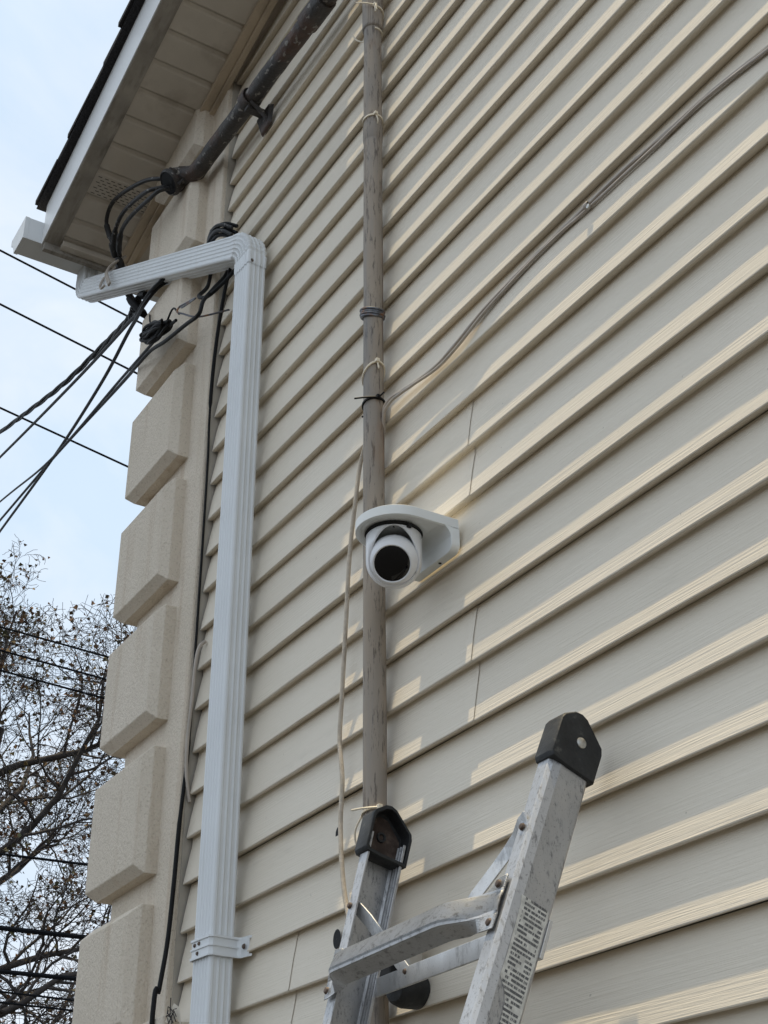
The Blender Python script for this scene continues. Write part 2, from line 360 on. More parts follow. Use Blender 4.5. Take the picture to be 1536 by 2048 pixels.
f_ = MB(); f_.box(-2.845, -2.735, -0.056, -0.0205, 0.9, 2.132); f_.build('stucco_stub', 'stucco', house, bevel=0.004)
f_ = MB(); f_.box(-2.7345, -2.716, -0.040, -0.004, 0.9, 2.118); f_.box(-2.688, -2.682, -0.034, -0.004, 0.9, 2.112)
f_.add([(-2.735, -0.05, 2.118), (-2.705, -0.046, 2.150), (-2.690, -0.04, 2.140), (-2.684, -0.036, 2.105), (-2.700, -0.04, 2.120), (-2.720, -0.044, 2.112)], [(0, 1, 2, 5), (5, 2, 3, 4)])
f_.build('torn_channel', 'siding', house)
f_ = MB(); rq = random.Random(8)
for i in range(14):
    a = V((-2.705 + rq.uniform(-.018, .018), -0.046, 2.118 + rq.uniform(-.014, .022))); f_.tube([a, a + V((rq.uniform(-.012, .012), -0.004, rq.uniform(-.012, .016))), a + V((rq.uniform(-.02, .02), -0.002, rq.uniform(-.016, .026)))], 0.0011, 4)
f_.build('debris', 'bark', house)

# soffit, rake board, roof
def sz(x): return 5.48 + 0.223 * x           # height of the soffit plane
XR = -2.12; XF = -3.60; Y1, Y2, Y3 = -0.05, -0.258, -0.31  # XR: roof overhang cut short out of view so sun reaches the wall
s_ = MB()
def slab(mb, x0, x1, y0, y1, o0, o1):
    mb.add([(x0, y0, sz(x0) + o0), (x1, y0, sz(x1) + o0), (x1, y1, sz(x1) + o0), (x0, y1, sz(x0) + o0),
            (x0, y0, sz(x0) + o1), (x1, y0, sz(x1) + o1), (x1, y1, sz(x1) + o1), (x0, y1, sz(x0) + o1)],
           [(0, 3, 2, 1), (4, 5, 6, 7), (0, 1, 5, 4), (1, 2, 6, 5), (2, 3, 7, 6), (3, 0, 4, 7)]); return mb
slab(s_, XF + 0.012, XR, Y2 - 0.002, 0.03, 0.012, 0.03)
slab(s_, XF + 0.012, -3.2, 0.03, 2.0, 0.012, 0.03)
soffit = s_.build('soffit', 'soffit', house)
xs = XR
edges = [-2.632 + 0.1045 * i for i in range(4, -10, -1)]
pe = [e for e in edges if XF + 0.02 < e < XR]
pe = [XR] + pe + [XF + 0.05]
pe = sorted(set(pe))
for i in range(len(pe) - 1):
    a, b_ = pe[i], pe[i + 1]
    p_ = MB(); y0, y1 = Y2, Y1 + 0.003
    prof = [(a + 0.0005, 0.010), (a + 0.005, 0.0045), (a + 0.012, 0.0), (b_ - 0.014, 0.0), (b_ - 0.009, 0.006), (b_ - 0.001, 0.010)]
    r0 = [(x, y0, sz(x) + o) for x, o in prof]; r1 = [(x, y1, sz(x) + o) for x, o in prof]
    p_.loft([r0, r1], close=False)
    pan = p_.build('soffit_panel', 'soffit', soffit)
    if a < -3.30 < b_ :
        vs = MB()
        for r in range(7):
            for cix in range(9):
                xx = a + 0.016 + r * 0.0108; yy = Y2 + 0.012 + cix * 0.0215 + (0.0105 if r % 2 else 0)
                if yy + 0.013 > Y1: continue
                vs.add([(xx, yy, sz(xx) - 0.0007), (xx + 0.0024, yy, sz(xx + 0.0024) - 0.0007), (xx + 0.0024, yy + 0.0125, sz(xx + 0.0024) - 0.0007), (xx, yy + 0.0125, sz(xx) - 0.0007)], [(0, 1, 2, 3)])
        tag(vs.build('vent_slots', 'dark', soffit), kind='stuff')
f_ = MB(); slab(f_, XF, XR, Y3, Y2 + 0.0005, -0.006, 0.165); f_.build('rake_trim', 'grey_wood', house, bevel=0.002)
f_ = MB(); slab(f_, XF - 0.003, XR, Y3 - 0.004, Y3 - 0.0006, -0.003, 0.172); f_.build('rake_board', 'fascia_white', house)
f_ = MB(); slab(f_, XF + 0.02, XR, Y1 - 0.012, Y1 + 0.014, -0.014, 0.012); slab(f_, XF + 0.02, XR, Y1 + 0.0145, Y1 + 0.032, -0.024, 0.012); f_.build('frieze_trim', 'trim', house, bevel=0.0015)
f_ = MB(); slab(f_, -3.2, XR, -0.017, 0.029, -0.10, -0.02)
f_ = MB(); f_.box(XF, XF + 0.018, Y3 + 0.001, 2.0, sz(XF) - 0.03, sz(XF) + 0.15); f_.build('eave_fascia', 'grey_wood', house)
f_ = MB(); f_.box(XF + 0.0185, XF + 0.048, Y2 + 0.001, 2.0, sz(XF) - 0.016, sz(XF) + 0.004); f_.build('eave_soffit_trim', 'soffit', house, bevel=0.002)
# front return of the frieze under the eave
f_ = MB(); f_.box(XF + 0.05, -3.20, -0.018, 0.0, sz(-3.40) - 0.03, sz(-3.40) + 0.0); f_.build('frieze_return', 'trim', house)
r_ = MB(); slab(r_, XF + 0.005, XR, Y3 - 0.006, 2.0, 0.1735, 0.190)
r_.add([(XR, Y3, sz(XR) + 0.0), (XR, 2.0, sz(XR) + 0.0), (XR, 2.0, sz(XR) + 0.172), (XR, Y3, sz(XR) + 0.172)], [(0, 1, 2, 3)])
roof = r_.build('roof', 'shingle', house)
rnd = random.Random(3)
x = XF - 0.03; i = 0
while x < XR - 0.05:
    L = 0.142; ov = rnd.uniform(-0.008, 0.010)
    m_ = MB()
    x1 = min(x + L + 0.05, XR)
    m_.add([(x, Y3 - 0.034 + ov, sz(x) + 0.184), (x1, Y3 - 0.032 + ov, sz(x1) + 0.1765), (x1, 2.0, sz(x1) + 0.1765), (x, 2.0, sz(x) + 0.184),
            (x, Y3 - 0.034 + ov, sz(x) + 0.203), (x1, Y3 - 0.032 + ov, sz(x1) + 0.1905), (x1, 2.0, sz(x1) + 0.1905), (x, 2.0, sz(x) + 0.203)],
           [(0, 3, 2, 1), (4, 5, 6, 7), (0, 1, 5, 4), (1, 2, 6, 5), (2, 3, 7, 6), (3, 0, 4, 7)])
    m_.build('shingle', 'shingle', roof)
    x += L; i += 1
m_ = MB(); slab(m_, XF - 0.034, XR, Y3 - 0.030, 0.3, 0.173, 0.1775); m_.build('drip_edge', 'shingle', house)

# ------------------------------------------------------------------ rain gutter
gut = thing('rain_gutter', (-3.66, -0.3, 4.68), 'white ogee rain gutter along the front eave with end cap', 'gutter')
gx = XF - 0.002; gz = 4.679
gp = [(0.0, 0.088), (0.0, 0.0), (-0.092, 0.0), (-0.100, 0.020), (-0.121, 0.050), (-0.140, 0.062), (-0.144, 0.080), (-0.144, 0.088), (-0.136, 0.088), (-0.136, 0.083), (-0.1385, 0.081), (-0.1365, 0.064), (-0.118, 0.053), (-0.0965, 0.022), (-0.0895, 0.003), (-0.003, 0.003), (-0.003, 0.088)]
t_ = MB(); t_.loft([[(gx + a, -0.370, gz + b_) for a, b_ in gp], [(gx + a, 1.8, gz + b_) for a, b_ in gp]])
t_.build('trough', 'white_metal', gut)
ep = [(0.002, 0.089), (0.002, -0.002), (-0.094, -0.002), (-0.103, 0.019), (-0.123, 0.049), (-0.142, 0.061), (-0.146, 0.080), (-0.146, 0.089)]
t_ = MB(); t_.loft([[(gx + a, -0.378, gz + b_) for a, b_ in ep], [(gx + a, -0.364, gz + b_) for a, b_ in ep]])
t_.build('end_cap', 'white_metal', gut, bevel=0.0012)

# ------------------------------------------------------------------ downspout
dsp = thing('downspout', (-2.537, -0.042, 0.1), 'white corrugated downspout running up the wall and elbowing to the gutter', 'downspout')
P0 = V((-2.537, -0.042, 3.992)); P1 = V((-3.655, -0.131, 4.590))
e_ = V((P1.x - P0.x, P1.y - P0.y, 0)).normalized(); vn = V((0, 0, 1)).cross(e_).normalized()
if vn.y > 0: vn = -vn
def rect_section(wd, dp, inset=0.0):
    """list of (a, b): a across the wide front, b outwards; ribs on every side"""
    hw, hd = wd / 2 - inset, dp / 2 - inset; r = 0.007; out = []
    def side(n_len, ribs, f, amp):
        pts = []
        L = n_len - 2 * r
        for i in range(ribs):
            c0 = -L / 2 + L * (i + 0.5) / ribs; g_ = L / ribs * 0.30
            pts += [(c0 - g_ * 1.5, 0), (c0 - g_ * 0.7, -amp), (c0 + g_ * 0.7, -amp), (c0 + g_ * 1.5, 0)]
        return [f(t, d) for t, d in pts]
    def arc(cx, cy, a0):
        return [(cx + r * math.cos(a0 + i * math.pi / 6), cy + r * math.sin(a0 + i * math.pi / 6)) for i in range(4)]
    out += side(2 * hw, 5, lambda t, d: (-t, hd + d), 0.0022)          # front, right to left
    out += arc(-hw + r, hd - r, math.pi / 2)
    out += side(2 * hd, 3, lambda t, d: (-hw - d, -t), 0.0018)
    out += arc(-hw + r, -hd + r, math.pi)
    out += side(2 * hw, 5, lambda t, d: (t, -hd - d), 0.0022)
    out += arc(hw - r, -hd + r, 1.5 * math.pi)
    out += side(2 * hd, 3, lambda t, d: (hw + d, t), 0.0018)
    out += arc(hw - r, hd - r, 0)
    return out
SEC = rect_section(0.072, 0.053)
def frame_ring(c0, t, sec, sc=1.0):
    t = t.normalized(); u = t.cross(vn).normalized()
    if u.dot(e_) < 0 and abs(t.z) > 0.3: u = -u
    return [c0 + u * a * sc + vn * b_ * sc for a, b_ in sec]
run = (P1 - P0).normalized(); up = V((0, 0, 1))
def elbow(c0, d_in, d_out, R_, n, sc, crimp=0.0):
    """quarter-ish bend: path comes along d_in to corner c0 and leaves along d_out"""
    ang = d_in.angle(d_out); tl = R_ * math.tan(ang / 2)
    a = c0 - d_in * tl; nrm = (d_out - d_in * d_in.dot(d_out)).normalized(); cen = a + nrm * R_; rings = []
    for i in range(n + 1):
        th = ang * i / n
        pt = cen - nrm * R_ * math.cos(th) + d_in * R_ * math.sin(th)
        t = d_in * math.cos(th) + nrm * math.sin(th)
        s2 = sc - (crimp if i % 2 and 0 < i < n else 0)
        rings.append(frame_ring(pt, t, SEC, s2))
    return rings, a, c0 + d_out * tl
er, ea, eb = elbow(P0, up, run, 0.080, 14, 1.075, 0.10)
ring0 = frame_ring(ea - up * 0.035, up, SEC, 1.05); ring9 = frame_ring(eb + run * 0.03, run, SEC, 1.035)
t_ = MB(); t_.loft([ring0] + er + [ring9], True, False); t_.build('upper_elbow', 'white_metal', dsp, smooth=True, angle=25)
t_ = MB(); t_.loft([frame_ring(V((P0.x, P0.y, 0.15)), up, SEC), frame_ring(V((P0.x, P0.y, 1.9)), up, SEC), frame_ring(ea - up * 0.005, up, SEC)], True, False)
t_.build('vertical_pipe', 'white_metal', dsp, smooth=True, angle=25)
er2, ea2, eb2 = elbow(P1, run, up, 0.055, 12, 0.985, 0.03)
t_ = MB(); t_.loft([frame_ring(eb, run, SEC), frame_ring(ea2 - run * 0.012, run, SEC, 1.0)], True, False)
t_.build('sloping_pipe', 'white_metal', dsp, smooth=True, angle=25)
t_ = MB(); t_.loft([frame_ring(ea2 - run * 0.05, run, SEC, 0.965)] + er2 + [frame_ring(V((P1.x, P1.y, 4.684)), up, SEC, 0.97)], True, False)
t_.build('lower_elbow', 'white_metal', dsp, smooth=True, angle=25)
t_ = MB(); t_.lathe([(0.0, 0.003), (0.0035, 0.0025), (0.005, 0)], P0 + V((0.0375, -0.014, -0.075)), (1, -0.1, 0), 12); t_.build('screw', 'rivet', dsp)
# strap
st = []
hw, hd = 0.0385, 0.029
pl = [(-hw - 0.026, -hd - 0.008), (-hw - 0.006, -hd - 0.006), (-hw, -hd), (-hw, hd - 0.006), (-hw + 0.006, hd), (hw - 0.006, hd), (hw, hd - 0.006), (hw, -hd), (hw + 0.006, -hd - 0.006), (hw + 0.030, -hd - 0.009)]
zs = 2.222
t_ = MB(); exy = V((e_.x, e_.y, 0))
def sp(a, b_, z, off=0.0): return V((P0.x, P0.y, z)) - exy * (a * (1 + off)) + vn * (b_ * (1 + off))
prof = [(-0.0195, 0), (-0.0195, 0.10), (-0.0150, 0.10), (-0.0145, 0.02), (-0.002, 0.02), (-0.0015, 0.09), (0.0015, 0.09), (0.002, 0.02), (0.0145, 0.02), (0.0150, 0.10), (0.0195, 0.10), (0.0195, 0)]
t_.loft([[sp(a, b_, zs + dz, o) for dz, o in prof] for a, b_ in pl])
strap = t_.build('strap', 'white_metal', dsp)
for a, dz in ((-0.022, 0.008), (-0.005, 0.009), (-0.010, -0.009)):
    t_ = MB(); t_.lathe([(0.0, 0.003), (0.003, 0.0025), (0.0042, 0)], sp(a, hd + 0.0008, zs + dz), vn, 10); t_.build('screw', 'rivet', strap)
t_ = MB(); t_.lathe([(0.0, 0.004), (0.0035, 0.003), (0.0055, 0)], sp(hw + 0.020, -hd - 0.0045, zs), vn, 10); t_.build('screw', 'rivet', strap)

# ------------------------------------------------------------------ horizontal service pipe and weatherhead
sv = thing('service_pipe', (-2.9, -0.055, 4.55), 'rusty tarred service pipe slung under the eave ending in a weatherhead', 'pipe')
A = V((-2.905, -0.062, 4.552)); B = V((-2.02, -0.055, 4.500)); pd = (B - A).normalized()
t_ = MB(); n_ = 26
t_.tube([A + (B - A) * (i / n_) + V((0, random.uniform(-.001, .001), random.uniform(-.001, .001))) for i in range(n_ + 1)], [0.0245 + random.uniform(-0.0008, 0.001) for _ in range(n_ + 1)], 18)
t_.build('pipe', 'tar', sv, smooth=True)
MB().tube([B - pd * 0.01, B + V((0.03, 0.0, 0)), B + V((0.045, 0.03, 0)), B + V((0.045, 0.07, 0))], 0.0265, 14).build('added_elbow', 'tar', sv, smooth=True)  # unseen bend, added; pipe ends early to keep its shadow off the siding
t_ = MB(); t_.tube([V((-2.23, -0.0575, 4.512)), V((-2.13, -0.057, 4.506))], 0.030, 18); t_.build('coupling', 'tar', sv, smooth=True)
# clamp
cx = -2.56; cz = A.z + (B.z - A.z) * ((cx - A.x) / (B.x - A.x))
t_ = MB(); t_.lathe([(0.0285, -0.017), (0.031, -0.015), (0.031, 0.015), (0.0285, 0.017)], (cx, -0.061, cz), pd, 20); t_.build('clamp_ring', 'tar', sv, smooth=True)
t_ = MB()
t_.loft([[(cx - 0.045, -0.005, cz - 0.022), (cx + 0.045, -0.005, cz - 0.022), (cx + 0.035, -0.005, cz - 0.085), (cx - 0.02, -0.005, cz - 0.098)],
         [(cx - 0.038, -0.020, cz - 0.024), (cx + 0.038, -0.020, cz - 0.024), (cx + 0.028, -0.014, cz - 0.080), (cx - 0.016, -0.014, cz - 0.092)]])
t_.box(cx - 0.012, cx + 0.012, -0.070, -0.006, cz - 0.040, cz - 0.022)
t_.tube([(cx + 0.02, -0.066, cz - 0.024), (cx + 0.022, -0.03, cz - 0.05), (cx + 0.02, -0.006, cz - 0.075)], 0.007, 8)
t_.build('clamp_foot', 'tar', sv, bevel=0.003)
# weatherhead
wd = V((-0.12, -0.72, -0.68)).normalized(); wc = V((-2.985, -0.112, 4.548))
t_ = MB(); t_.lathe([(0.0, -0.056), (0.020, -0.054), (0.032, -0.043), (0.0365, -0.024), (0.0385, -0.006), (0.0415, -0.002), (0.0415, 0.004), (0.0385, 0.010), (0.035, 0.012), (0.034, 0.006), (0.0, 0.006)], wc, wd, 28)
t_.build('weatherhead', 'tar', sv, smooth=True, angle=35)
t_ = MB(); t_.tube([A + pd * 0.03, A - pd * 0.02, wc - wd * 0.035 + pd * 0.01], [0.0245, 0.028, 0.030], 14); t_.build('neck', 'tar', sv, smooth=True)
t_ = MB(); t_.lathe([(0.0, 0.0), (0.0325, 0.0), (0.0335, -0.004)], wc + wd * 0.0105, wd, 28); dk = t_.build('insulator_disc', 'black', sv, smooth=True, angle=30)
rw = random.Random(4)
for i in range(6):
    a_ = rw.uniform(0, 6.28); o1, o2 = wd.orthogonal().normalized(), wd.cross(wd.orthogonal().normalized())
    q0 = wc - wd * rw.uniform(0.0, 0.03) + (o1 * math.cos(a_) + o2 * math.sin(a_)) * 0.038
    MB().tube([q0, q0 + V((rw.uniform(-.01, .02), rw.uniform(-.006, .006), rw.uniform(-.012, .012))), q0 + V((rw.uniform(0, .03), rw.uniform(-.008, .01), rw.uniform(-.018, .018)))], [0.003, 0.005, 0.002], 6).build('tar_lump', 'tar', sv, smooth=True)
hu = wd.orthogonal().normalized(); hv = wd.cross(hu)
for a in (0.6, 1.8):
    t_ = MB(); t_.lathe([(0.0, 0.001), (0.006, 0.001), (0.0072, 0)], wc + wd * 0.0112 + (hu * math.cos(a) + hv * math.sin(a)) * 0.017, wd, 12); t_.build('wire_hole', 'dark', dk)
# thin channel line behind the pipe
t_ = MB(); t_.tube([(-2.79, -0.012, 4.485), (-1.9, -0.012, 4.455)], 0.006, 6)

# three service wires looping out of the weatherhead
W1 = [(-2.995, -0.105, 4.572), (-3.012, -0.135, 4.572), (-3.07, -0.16, 4.60), (-3.18, -0.18, 4.64), (-3.316, -0.18, 4.695), (-3.39, -0.17, 4.684), (-3.41, -0.15, 4.649), (-3.405, -0.13, 4.597), (-3.44, -0.09, 4.56), (-3.43, -0.07, 4.47), (-3.294, -0.08, 4.299)]
W2 = [(-3.002, -0.110, 4.545), (-3.015, -0.138, 4.535), (-3.069, -0.16, 4.55), (-3.242, -0.16, 4.615), (-3.345, -0.15, 4.626), (-3.403, -0.13, 4.606), (-3.45, -0.088, 4.57), (-3.44, -0.066, 4.47), (-3.28, -0.075, 4.29)]
W3 = [(-2.99, -0.115, 4.525), (-2.998, -0.142, 4.508), (-3.06, -0.15, 4.52), (-3.207, -0.15, 4.568), (-3.316, -0.14, 4.594), (-3.382, -0.12, 4.573), (-3.43, -0.083, 4.55), (-3.42, -0.062, 4.46), (-3.27, -0.07, 4.285)]
for pts, lab in ((W1, 'outermost of three black service wires looping out of the weatherhead'), (W2, 'middle of three black service wires looping out of the weatherhead'), (W3, 'innermost of three black service wires looping out of the weatherhead')):
    q = smooth_path(pts, 8)
    tag(MB().tube(q, [0.0066 + (0.003 if 0.52 < i / len(q) < 0.62 else 0) for i in range(len(q))], 9).build('service_wire', 'black_worn', None, smooth=True), lab, 'wire', 'wires from the weatherhead')
# tape and splices where wires bundle
b_ = thing('wire_splice', (-3.44, -0.08, 4.5), 'black taped wire splices bundled behind the sloping downspout', 'splice')
for (p0, p1, r) in (((-3.40, -0.142, 4.61), (-3.425, -0.115, 4.575), 0.011), ((-3.435, -0.1, 4.56), (-3.44, -0.072, 4.50), 0.016), ((-3.40, -0.115, 4.56), (-3.425, -0.085, 4.52), 0.013)):
    MB().tube([p0, V(p0).lerp(V(p1), .15), V(p0).lerp(V(p1), .85), p1], [r * .7, r, r, r * .7], 10).build('tape_wrap', 'black_worn', b_, smooth=True)
for i, (p0, p1) in enumerate((((-3.27, -0.08, 4.32), (-3.33, -0.055, 4.31)), ((-3.22, -0.075, 4.30), (-3.31, -0.06, 4.36)), ((-3.30, -0.10, 4.33), (-3.26, -0.05, 4.25)))):
    MB().tube([p0, V(p0).lerp(V(p1), .2), V(p0).lerp(V(p1), .8), p1], [0.008, 0.013, 0.013, 0.008], 9).build('clamp', 'black', b_, smooth=True)

# service drop cables going out to the street
DROP = [
 ('sagging twisted black service drop cable, uppermost at the left edge', [(-3.294, -0.08, 4.299), (-3.5, -0.027, 4.407), (-4.0, 0.057, 4.657), (-4.6, 0.109, 4.881), (-5.3, 0.165, 5.176), (-6.2, 0.259, 5.597), (-8.5, 0.443, 6.61), (-13.2, 0.8, 8.9)], 0.0085, True),
 ('straight black drop cable just below the twisted one', [(-2.92, -0.045, 4.215), (-3.00, -0.085, 4.215), (-3.12, -0.095, 4.229), (-3.286, -0.07, 4.276), (-3.458, -0.04, 4.358), (-4.3, 0.061, 4.687), (-6.0, 0.231, 5.326), (-9.0, 0.506, 6.438), (-13.2, 0.9, 8.1)], 0.0060, False),
 ('black drop cable falling steepest across the others', [(-3.02, -0.05, 4.24), (-3.08, -0.085, 4.225), (-3.176, -0.09, 4.222), (-3.33, -0.06, 4.277), (-3.448, -0.04, 4.312), (-3.9, 0.033, 4.415), (-4.8, 0.164, 4.661), (-6.3, 0.36, 5.085), (-9.0, 0.756, 5.951), (-13.2, 1.3, 7.5)], 0.0060, False),
 ('thin black drop cable leaving the coil at the corner', [(-2.829, -0.118, 3.922), (-2.904, -0.112, 3.949), (-2.994, -0.105, 3.977), (-3.076, -0.095, 4.004), (-3.261, -0.07, 4.07), (-3.502, -0.03, 4.17), (-4.8, 0.146, 4.631), (-6.2, 0.313, 5.195), (-9.0, 0.548, 6.17), (-13.2, 0.95, 7.9)], 0.0045, False),
 ('lowest black drop cable bending up the wall behind the downspout', [(-2.72, -0.022, 4.12), (-2.702, -0.034, 4.03), (-2.690, -0.075, 3.95), (-2.668, -0.11, 3.879), (-2.668, -0.12, 3.832), (-2.755, -0.12, 3.856), (-2.906, -0.115, 3.903), (-3.044, -0.105, 3.962), (-3.228, -0.08, 4.029), (-3.497, -0.03, 4.148), (-4.8, 0.164, 4.656), (-6.2, 0.327, 5.091), (-9.0, 0.678, 6.008), (-13.2, 1.2, 7.6)], 0.0055, False)]
for lab, pts, r, tw in DROP:
    q = smooth_path(pts, 10); mb = MB()
    if tw:
        for s in range(3):
            mb.tube([p + V((0, math.cos(i * 0.55 + s * 2.09), math.sin(i * 0.55 + s * 2.09))) * r * 0.75 for i, p in enumerate(q)], r * 0.62, 6)
    else: mb.tube(q, r, 7)
    tag(mb.build('drop_cable', 'black', None, smooth=True), lab, 'cable', 'service drop cables')

# coiled spare cable with tie wire at the corner
coil = thing('cable_coil', (-2.93, -0.115, 3.95), 'coil of spare black cable hung on the stucco corner', 'cable coil')
ca, cb_ = V((-2.835, -0.122, 3.925)), V((-3.095, -0.118, 4.03)); cm = (ca + cb_) / 2; ax = (cb_ - ca).normalized(); ay = V((0.25, -0.05, 1)).normalized(); ay = (ay - ax * ay.dot(ax)).normalized()
rnd = random.Random(11)
for i in range(12):
    la = 0.125 * rnd.uniform(0.55, 1.12); lb = 0.017 * rnd.uniform(0.4, 1.5); sh = ax * rnd.uniform(-0.012, 0.028) + V((0, rnd.uniform(-0.016, 0.012), rnd.uniform(-0.008, 0.008)))
    q = [cm + sh + ax * la * math.cos(t) + ay * lb * math.sin(t) * (1 + 0.3 * math.cos(t)) + V((0, 0.004 * math.sin(3 * t + i), 0)) for t in [k * 2 * math.pi / 28 for k in range(29)]]
    MB().tube(q, 0.0042, 7, False).build('loop', 'black', coil, smooth=True)
MB().tube(smooth_path([(-2.68, -0.03, 3.892), (-2.74, -0.09, 3.885), (-2.793, -0.115, 3.921), (-2.81, -0.125, 3.935), (-2.80, -0.12, 3.950), (-2.785, -0.12, 3.935), (-2.696, -0.12, 3.905), (-2.79, -0.123, 3.942)], 6), 0.0026, 6).build('tie_wire', 'rust_wire', coil, smooth=True)
MB().tube(smooth_path([(-2.805, -0.12, 3.926), (-2.846, -0.122, 3.972), (-2.885, -0.12, 3.963), (-2.90, -0.12, 3.94)], 6), 0.0028, 6).build('tie_wire', 'black', coil, smooth=True)
MB().tube(smooth_path([(-3.16, -0.075, 4.18), (-3.12, -0.085, 4.12), (-3.041, -0.1, 4.068), (-2.952, -0.11, 3.999)], 6), 0.0028, 6).build('loose_end', 'black', coil, smooth=True)

# loops behind the elbow, black cable down the corner joint
tag(MB().tube(smooth_path([(-2.82, -0.03, 4.14), (-2.79, -0.05, 4.04), (-2.755, -0.088, 3.965), (-2.70, -0.088, 3.925), (-2.65, -0.075, 3.93), (-2.625, -0.04, 3.99), (-2.62, -0.018, 4.05)], 8), 0.0055, 8).build('cable_loop', 'black', None, smooth=True), 'black cable loop hanging under the upper downspout elbow', 'cable')
tb = thing('cable_bundle', (-2.70, -0.06, 4.15), 'black cable bundle tucked above the downspout elbow', 'cable bundle')
for i in range(5):
    o = V((0, -0.012 * (i % 2), 0.010 * i - 0.02))
    MB().tube(smooth_path([V(q) + o * (0.4 + 0.2 * j) for j, q in enumerate([(-2.80, -0.05, 4.17), (-2.755, -0.062, 4.176), (-2.70, -0.07, 4.158), (-2.665, -0.06, 4.143), (-2.64, -0.04, 4.12)])], 6), 0.0055, 7).build('strand', 'black_worn' if i % 2 else 'black', tb, smooth=True)
MB().tube([(-2.79, -0.05, 4.20), (-2.755, -0.06, 4.205)], 0.010, 8).build('cable_end', 'black', tb, smooth=True)
cq = smooth_path([(-2.655, -0.03, 4.10), (-2.675, -0.034, 4.04), (-2.70, -0.036, 3.98), (-2.735, -0.034, 3.87), (-2.772, -0.026, 3.74), (-2.797, -0.016, 3.62), (-2.806, -0.009, 3.5), (-2.806, -0.008, 3.3), (-2.806, -0.008, 2.95), (-2.806, -0.008, 2.80), (-2.804, -0.012, 2.68), (-2.802, -0.020, 2.55), (-2.798, -0.025, 2.42), (-2.789, -0.034, 2.29), (-2.782, -0.048, 2.19), (-2.772, -0.063, 2.09), (-2.762, -0.064, 1.2)], 8)
tag(MB().tube(cq, [0.0052 if p.z > 3.65 or p.z < 2.55 else (0.0032 if p.z > 2.75 else 0.0045) for p in cq], 10).build('corner_cable', 'black', None, smooth=True), 'thick black cable running down the joint of stucco and siding', 'cable')
tag(MB().tube(smooth_path([(-2.778, 0.004, 2.985), (-2.776, -0.012, 2.965), (-2.777, -0.018, 2.92), (-2.783, -0.018, 2.834), (-2.793, -0.018, 2.74), (-2.80, -0.012, 2.66), (-2.80, 0.0, 2.6)], 6), 0.0042, 8).build('grey_wire', 'coax', None, smooth=True), 'short pale grey wire poking out beside the stucco corner', 'wire')
gw = thing('tie_wire', (-3.3, -0.15, 4.4), 'old grey tie wire looped over the sloping downspout', 'wire')
MB().tube(smooth_path([(-3.43, -0.09, 4.57), (-3.44, -0.135, 4.50), (-3.437, -0.150, 4.455), (-3.42, -0.152, 4.43), (-3.395, -0.150, 4.425)], 8), 0.0042, 7).build('strand', 'coax', gw, smooth=True)
MB().tube(smooth_path([(-3.41, -0.09, 4.575), (-3.405, -0.135, 4.515), (-3.385, -0.152, 4.46), (-3.35, -0.150, 4.395)], 8), 0.0042, 7).build('strand', 'coax', gw, smooth=True)
MB().tube(smooth_path([(-3.40, -0.09, 4.575), (-3.395, -0.135, 4.515), (-3.375, -0.152, 4.46), (-3.340, -0.150, 4.395)], 8), 0.0042, 7).build('strand', 'coax', gw, smooth=True)

# ------------------------------------------------------------------ vertical conduit
PX, PY, PR = -1.957, -0.0235, 0.0208
con = thing('conduit_pole', (PX, PY, 0.2), 'weathered grey brown conduit standing against the siding', 'conduit')
rnd = random.Random(5); t_ = MB(); zz = [0.2 + 0.12 * i for i in range(41)]
t_.tube([(PX + rnd.uniform(-.0006, .0006), PY, z) for z in zz], [PR + rnd.uniform(-.0003, .0003) for _ in zz], 28)
t_.build('pipe', 'conduit', con, smooth=True)
t_ = MB(); t_.lathe([(0.0212, 4.232), (0.0238, 4.2335), (0.0243, 4.240), (0.0243, 4.44), (0.0238, 4.446)], (PX, PY, 0), n=28); t_.build('coupling', 'conduit', con, smooth=True, angle=60)
t_ = MB(); t_.lathe([(0.0210, 3.872), (0.0218, 3.874), (0.0222, 3.915), (0.0218, 3.918), (0.0209, 3.919)], (PX, PY, 0), n=28); t_.build('joint_ring', 'conduit', con, smooth=True, angle=60)
t_ = MB()
for i in range(4):
    r = 0.0225 + 0.0012 * (i % 2); z0 = 3.383 + i * 0.0055
    t_.tube([(PX - 0.0015 + math.cos(a) * r * (1.08 if math.cos(a) < 0 else 1), PY - 0.001 + math.sin(a) * r, z0 - 0.010 * math.cos(a + 0.3)) for a in [k * 2 * math.pi / 26 for k in range(27)]], 0.0032, 7, False)
t_.build('wire_wrap', 'rust_wire', con, smooth=True)

# cable ties on the conduit
def cable_tie(z, mat, lab, ha=-0.45, tilt=0.012, tails=(), r=0.0222, th=0.0016, hgt=0.0042, arc=(0.0, 2 * math.pi)):
    o = thing('cable_tie', (PX, PY, z), lab, 'cable tie', 'ties round the conduit')
    sec = [(-th, -hgt / 2), (th, -hgt / 2), (th, hgt / 2), (-th, hgt / 2)]
    rings = []
    for k in range(37):
        a = arc[0] + (arc[1] - arc[0]) * k / 36
        rings.append([(PX + math.cos(a) * (r + q0), PY + math.sin(a) * (r + q0), z + q1 + tilt * math.cos(a)) for q0, q1 in sec])
    MB().loft(rings, True, False).build('band', mat, o)
    hc = V((PX + math.cos(ha) * (r + 0.003), PY + math.sin(ha) * (r + 0.003), z + tilt * math.cos(ha)))
    h = MB(); h.box(hc.x - 0.004, hc.x + 0.005, hc.y - 0.004, hc.y + 0.004, hc.z - 0.004, hc.z + 0.004); h.build('head', mat, o, bevel=0.001)
    for pts in tails:
        MB().tube(smooth_path([hc + V(q) for q in pts], 6), 0.0018, 6).build('tail', mat, o, smooth=True)
